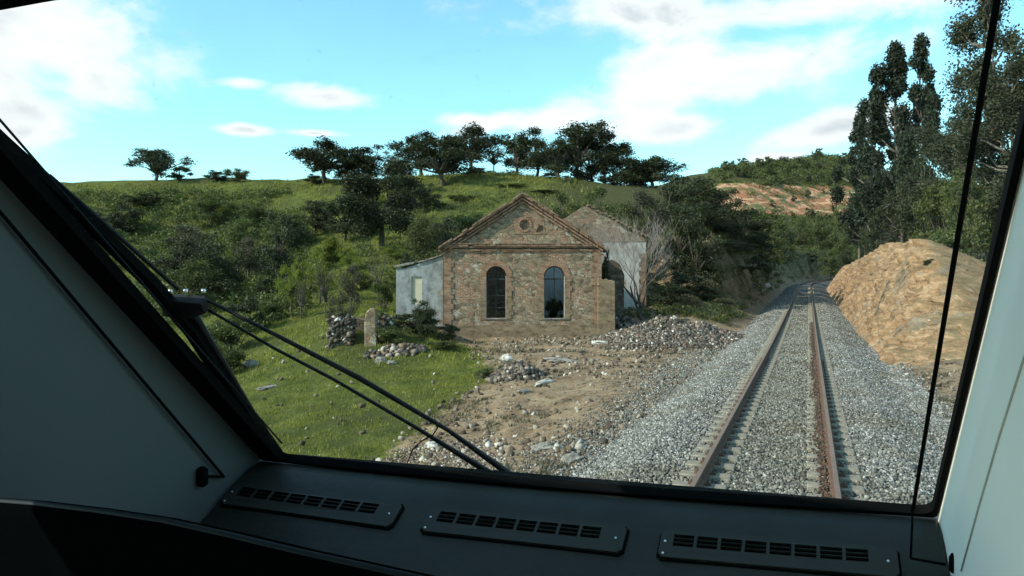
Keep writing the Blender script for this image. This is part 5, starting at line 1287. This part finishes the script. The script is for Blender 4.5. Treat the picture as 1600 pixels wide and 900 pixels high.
duv, dp, WL, WR, PRF, DASH = build_cab()
def build_vents():
    rows = [(-1.58, -.93), (-.865, -.30), (-.235, .235)]
    # place them from the photographed corners on the dash plane
    corners = [((385, 742), (645, 768), (620, 808)), ((690, 772), (985, 812), (968, 853)), ((1040, 812), (1400, 856), (1388, 888))]
    for i, (tl, tr, br) in enumerate(corners):
        a0, s0 = duv(*tl); a1, s1 = duv(*tr); a2, s2 = duv(*br)
        s0 = (s0 + s1) / 2; hgt = 0.088; s0 = 0.028
        lab = ['air vent at the left end of the dashboard', 'air vent in the middle of the dashboard', 'air vent at the right end of the dashboard'][i]
        vt = bpy.data.objects.new('air_vent', None); C.objects.link(vt); vt.parent = cab; vt.location = Vector(dp((a0 + a1) / 2, s0)) - Vector(CABLOC)
        off = dp((a0 + a1) / 2, s0)
        def bb(mb, name, mat, **kw): return mb.build(name, mat, vt, off=tuple(off), **kw)
        w = a1 - a0; g0, g1 = a0 + w * .05, a1 - w * .11
        sa, sb = s0 + .013, s0 + .052
        fn = lambda x, z, d: dp(x, z, d)
        def rr2(x0, x1, z0, z1, r=.012):
            return [(x0 + r, z0), (x1 - r, z0), (x1, z0 + r), (x1, z1 - r), (x1 - r, z1), (x0 + r, z1), (x0, z1 - r), (x0, z0 + r)]
        holes = []; n = 8; gw = (g1 - g0) / n
        for k in range(n):
            for j in range(3):
                z0 = sa + j * (sb - sa) / 3 + .0008; z1 = sa + (j + 1) * (sb - sa) / 3 - .0008
                holes.append([(g0 + k * gw + .004, z0), (g0 + (k + 1) * gw - .004, z0), (g0 + (k + 1) * gw - .004, z1), (g0 + k * gw + .004, z1)])
        m = MB(); m.prism(rr2(a0, a1, s0, s0 + hgt), holes, fn, 0.004, .011); bb(m, 'vent_frame', M['vent'])
        m = MB(); m.prism(rr2(a0 - .004, a1 + .006, s0 - .002, s0 + hgt + .006), [], fn, 0.0005, .0038); bb(m, 'shadow_gap', M['rubber'])
        for x, z in ((a0 + w * .022, s0 + .04), (a1 - w * .04, s0 + .045), (a0 + w * .022, s0 + .078)):
            m = MB(); m.tube([dp(x, z, .010), dp(x, z, .0135)], .0032, 8); bb(m, 'screw', M['screw'])
build_vents()
def build_cords():
    # blind guide cables, parallel to the glass
    def cable(top, bot, off, r, name):
        a0, s0 = g_uv(*bot, off); a1, s1 = g_uv(*top, off)
        m = MB(); m.tube([gp(a0, s0, off), gp(a1, s1 + .0, off)], r, 6); return cb(m, name, M['rubber'])
    # left: on the side lining
    pl = lambda px, py: hit(px, py, W(WL + .012, 0, 0), Rv)
    A, B = pl(350, 745), pl(0, 331); d = (B - A)
    root = bpy.data.objects.new('blind_cable', None); C.objects.link(root); root.parent = cab; root.location = A - Vector(CABLOC)
    def bb(mb, name, mat, o, par, **kw): return mb.build(name, mat, par, off=tuple(o), **kw)
    m = MB(); m.tube([A, A + d * 1.6], .0042, 6); m.tube([A, pl(322, 744)], .0045, 6); bb(m, 'cable', M['rubber'], A, root)
    K0 = pl(316, 745); m = MB(); m.tube([K0 + Uv * .030, K0 + Uv * .022, K0 - Uv * .022, K0 - Uv * .030], [.008, .017, .017, .008], 10); bb(m, 'knob', M['rubber'], A, root)
    # right: a few centimetres inside the glass
    off = -0.10
    pts = [(1640, -480), (1558, 0), (1500, 350), (1452, 640), (1426, 800)]
    wp = [gp(*g_uv(*p, off), off) for p in pts]; A = wp[-1]
    root = bpy.data.objects.new('blind_cable', None); C.objects.link(root); root.parent = cab; root.location = A - Vector(CABLOC)
    low = hit(1423, 872, A, Fv); hk = hit(1478, 882, low, Fv)
    m = MB(); m.tube([wp[0], wp[1], wp[2], wp[3], wp[4]], .0042, 6); m.tube([A, low], .0028, 5); m.tube([low, hk], .0035, 5); bb(m, 'cable', M['rubber'], A, root)
    m = MB(); kk = hit(1490, 880, low, Fv); m.tube([kk + Uv * .022, kk + Uv * .012, kk - Uv * .016, kk - Uv * .022], [.005, .010, .010, .006], 8); bb(m, 'knob', M['rubber'], A, root)
build_cords()
def build_wiper():
    off = 0.085
    def q(px, py, o=off): a, s = g_uv(px, py, o); return gp(a, s, o)
    pv = q(790, 748)
    root = bpy.data.objects.new('windscreen_wiper', None); C.objects.link(root); root.parent = cab; root.location = pv - Vector(CABLOC)
    def bb(mb, name, mat, **kw): return mb.build(name, mat, root, off=tuple(pv), **kw)
    m = MB(); m.tube([q(318, 466), q(440, 528), q(560, 590), q(700, 672), q(812, 752), q(830, 768)], [.004, .006, .008, .0065, .012, .014], 8); bb(m, 'wiper_arm', M['blackpaint'])
    m = MB(); m.tube([q(315, 478, .075), q(430, 545, .075), q(520, 592, .075), q(650, 668, .075), q(770, 742, .075), q(795, 764, .075)], [.004, .0045, .005, .0055, .011, .012], 8); bb(m, 'wiper_arm', M['blackpaint'])
    m = MB(); m.tube([q(770, 738, .08), q(815, 752, .08), q(850, 775, .05)], [.010, .018, .02], 8); bb(m, 'pivot', M['blackpaint'])
    # carrier block
    m = MB(); c = [q(262, 458), q(322, 462), q(330, 478), q(300, 488), q(262, 482)]; c2 = [p - GN * .03 for p in c]
    m.add(c + c2, [(0, 1, 2, 3, 4), (9, 8, 7, 6, 5)] + [(i, (i + 1) % 5, (i + 1) % 5 + 5, i + 5) for i in range(5)]); bb(m, 'carrier', M['blackpaint'], bevel=.004, seg=2)
    for px, py in ((266, 454), (290, 453), (318, 453)):
        m = MB(); c = q(px, py + 3, off); m.tube([c - Uv * .004, c + Uv * .008], .0065, 8); bb(m, 'bolt', M['screw'])
    m = MB()
    bl = [(-120, 110), (0, 222), (110, 322), (236, 444), (300, 520), (345, 590), (390, 650), (436, 712)]
    vs = []; 
    w = [.016, .018, .022, .026, .028, .026, .020, .010]
    pts = [q(px, py, .055) for px, py in bl]
    for p, ww in zip(pts, w):
        vs += [p - Rv * ww * .6 - GN * .012, p + Rv * ww * .6 - GN * .004, p + Rv * ww * .5 + GN * .02, p - Rv * ww * .5 + GN * .02]
    fs = [];
    for i in range(len(pts) - 1):
        for k in range(4): fs.append((i * 4 + k, i * 4 + (k + 1) % 4, (i + 1) * 4 + (k + 1) % 4, (i + 1) * 4 + k))
    fs += [(3, 2, 1, 0), tuple((len(pts) - 1) * 4 + k for k in range(4))]
    m.add(vs, fs); bb(m, 'wiper_blade', M['rubber'])
    # frame bow of the blade
    m = MB(); m.tube([q(px + 16, py - 6, .09) for px, py in ((60, 280), (150, 358), (262, 458))], .006, 6); m.tube([q(px, py, .08) for px, py in ((300, 486), (335, 545), (372, 605), (418, 680))], [.012, .012, .009, .006], 6); bb(m, 'blade_frame', M['blackpaint'])
    m = MB(); P2 = [(640, 740), (637, 722), (645, 702), (660, 688), (676, 680), (684, 668), (680, 660), (672, 662)]
    m.tube([q(*p, .07) for p in P2], .0022, 5); bb(m, 'washer_hose', M['rubber'])
build_wiper()
def build_cowl():
    # rounded hood of the instrument console between eye and dashboard
    path = [(-260, 768), (-60, 776), (60, 785), (160, 797), (260, 812), (360, 834), (460, 858), (560, 880), (660, 902), (800, 935), (1000, 985)]
    o = Vector((0, 0, H)); base = []
    pl = W(0, 0.98, H)
    for px, py in path:
        base.append(hit(px, py, pl, Fv))
    rows = [(.16, -.30), (.12, -.10), (.06, -.022), (.02, -.003), (0, 0), (-.010, -.003), (-.018, -.010), (-.022, -.030), (-.026, -.12), (-.03, -.60)]
    vs = [b + Fv * f + Uv * u for (f, u) in rows for b in base]; n = len(base)
    fs = [(r * n + i, r * n + i + 1, (r + 1) * n + i + 1, (r + 1) * n + i) for r in range(len(rows) - 1) for i in range(n - 1)]
    m = MB(); m.add(vs, fs, True); cb(m, 'console_cowl', M['cowl'])
    m = MB(); m.tube([b + Fv * -.002 + Uv * -.004 for b in base], .0075, 8); cb(m, 'cowl_sheen', M['edge'])  # tube along the rim, painted as a sky highlight
build_cowl()
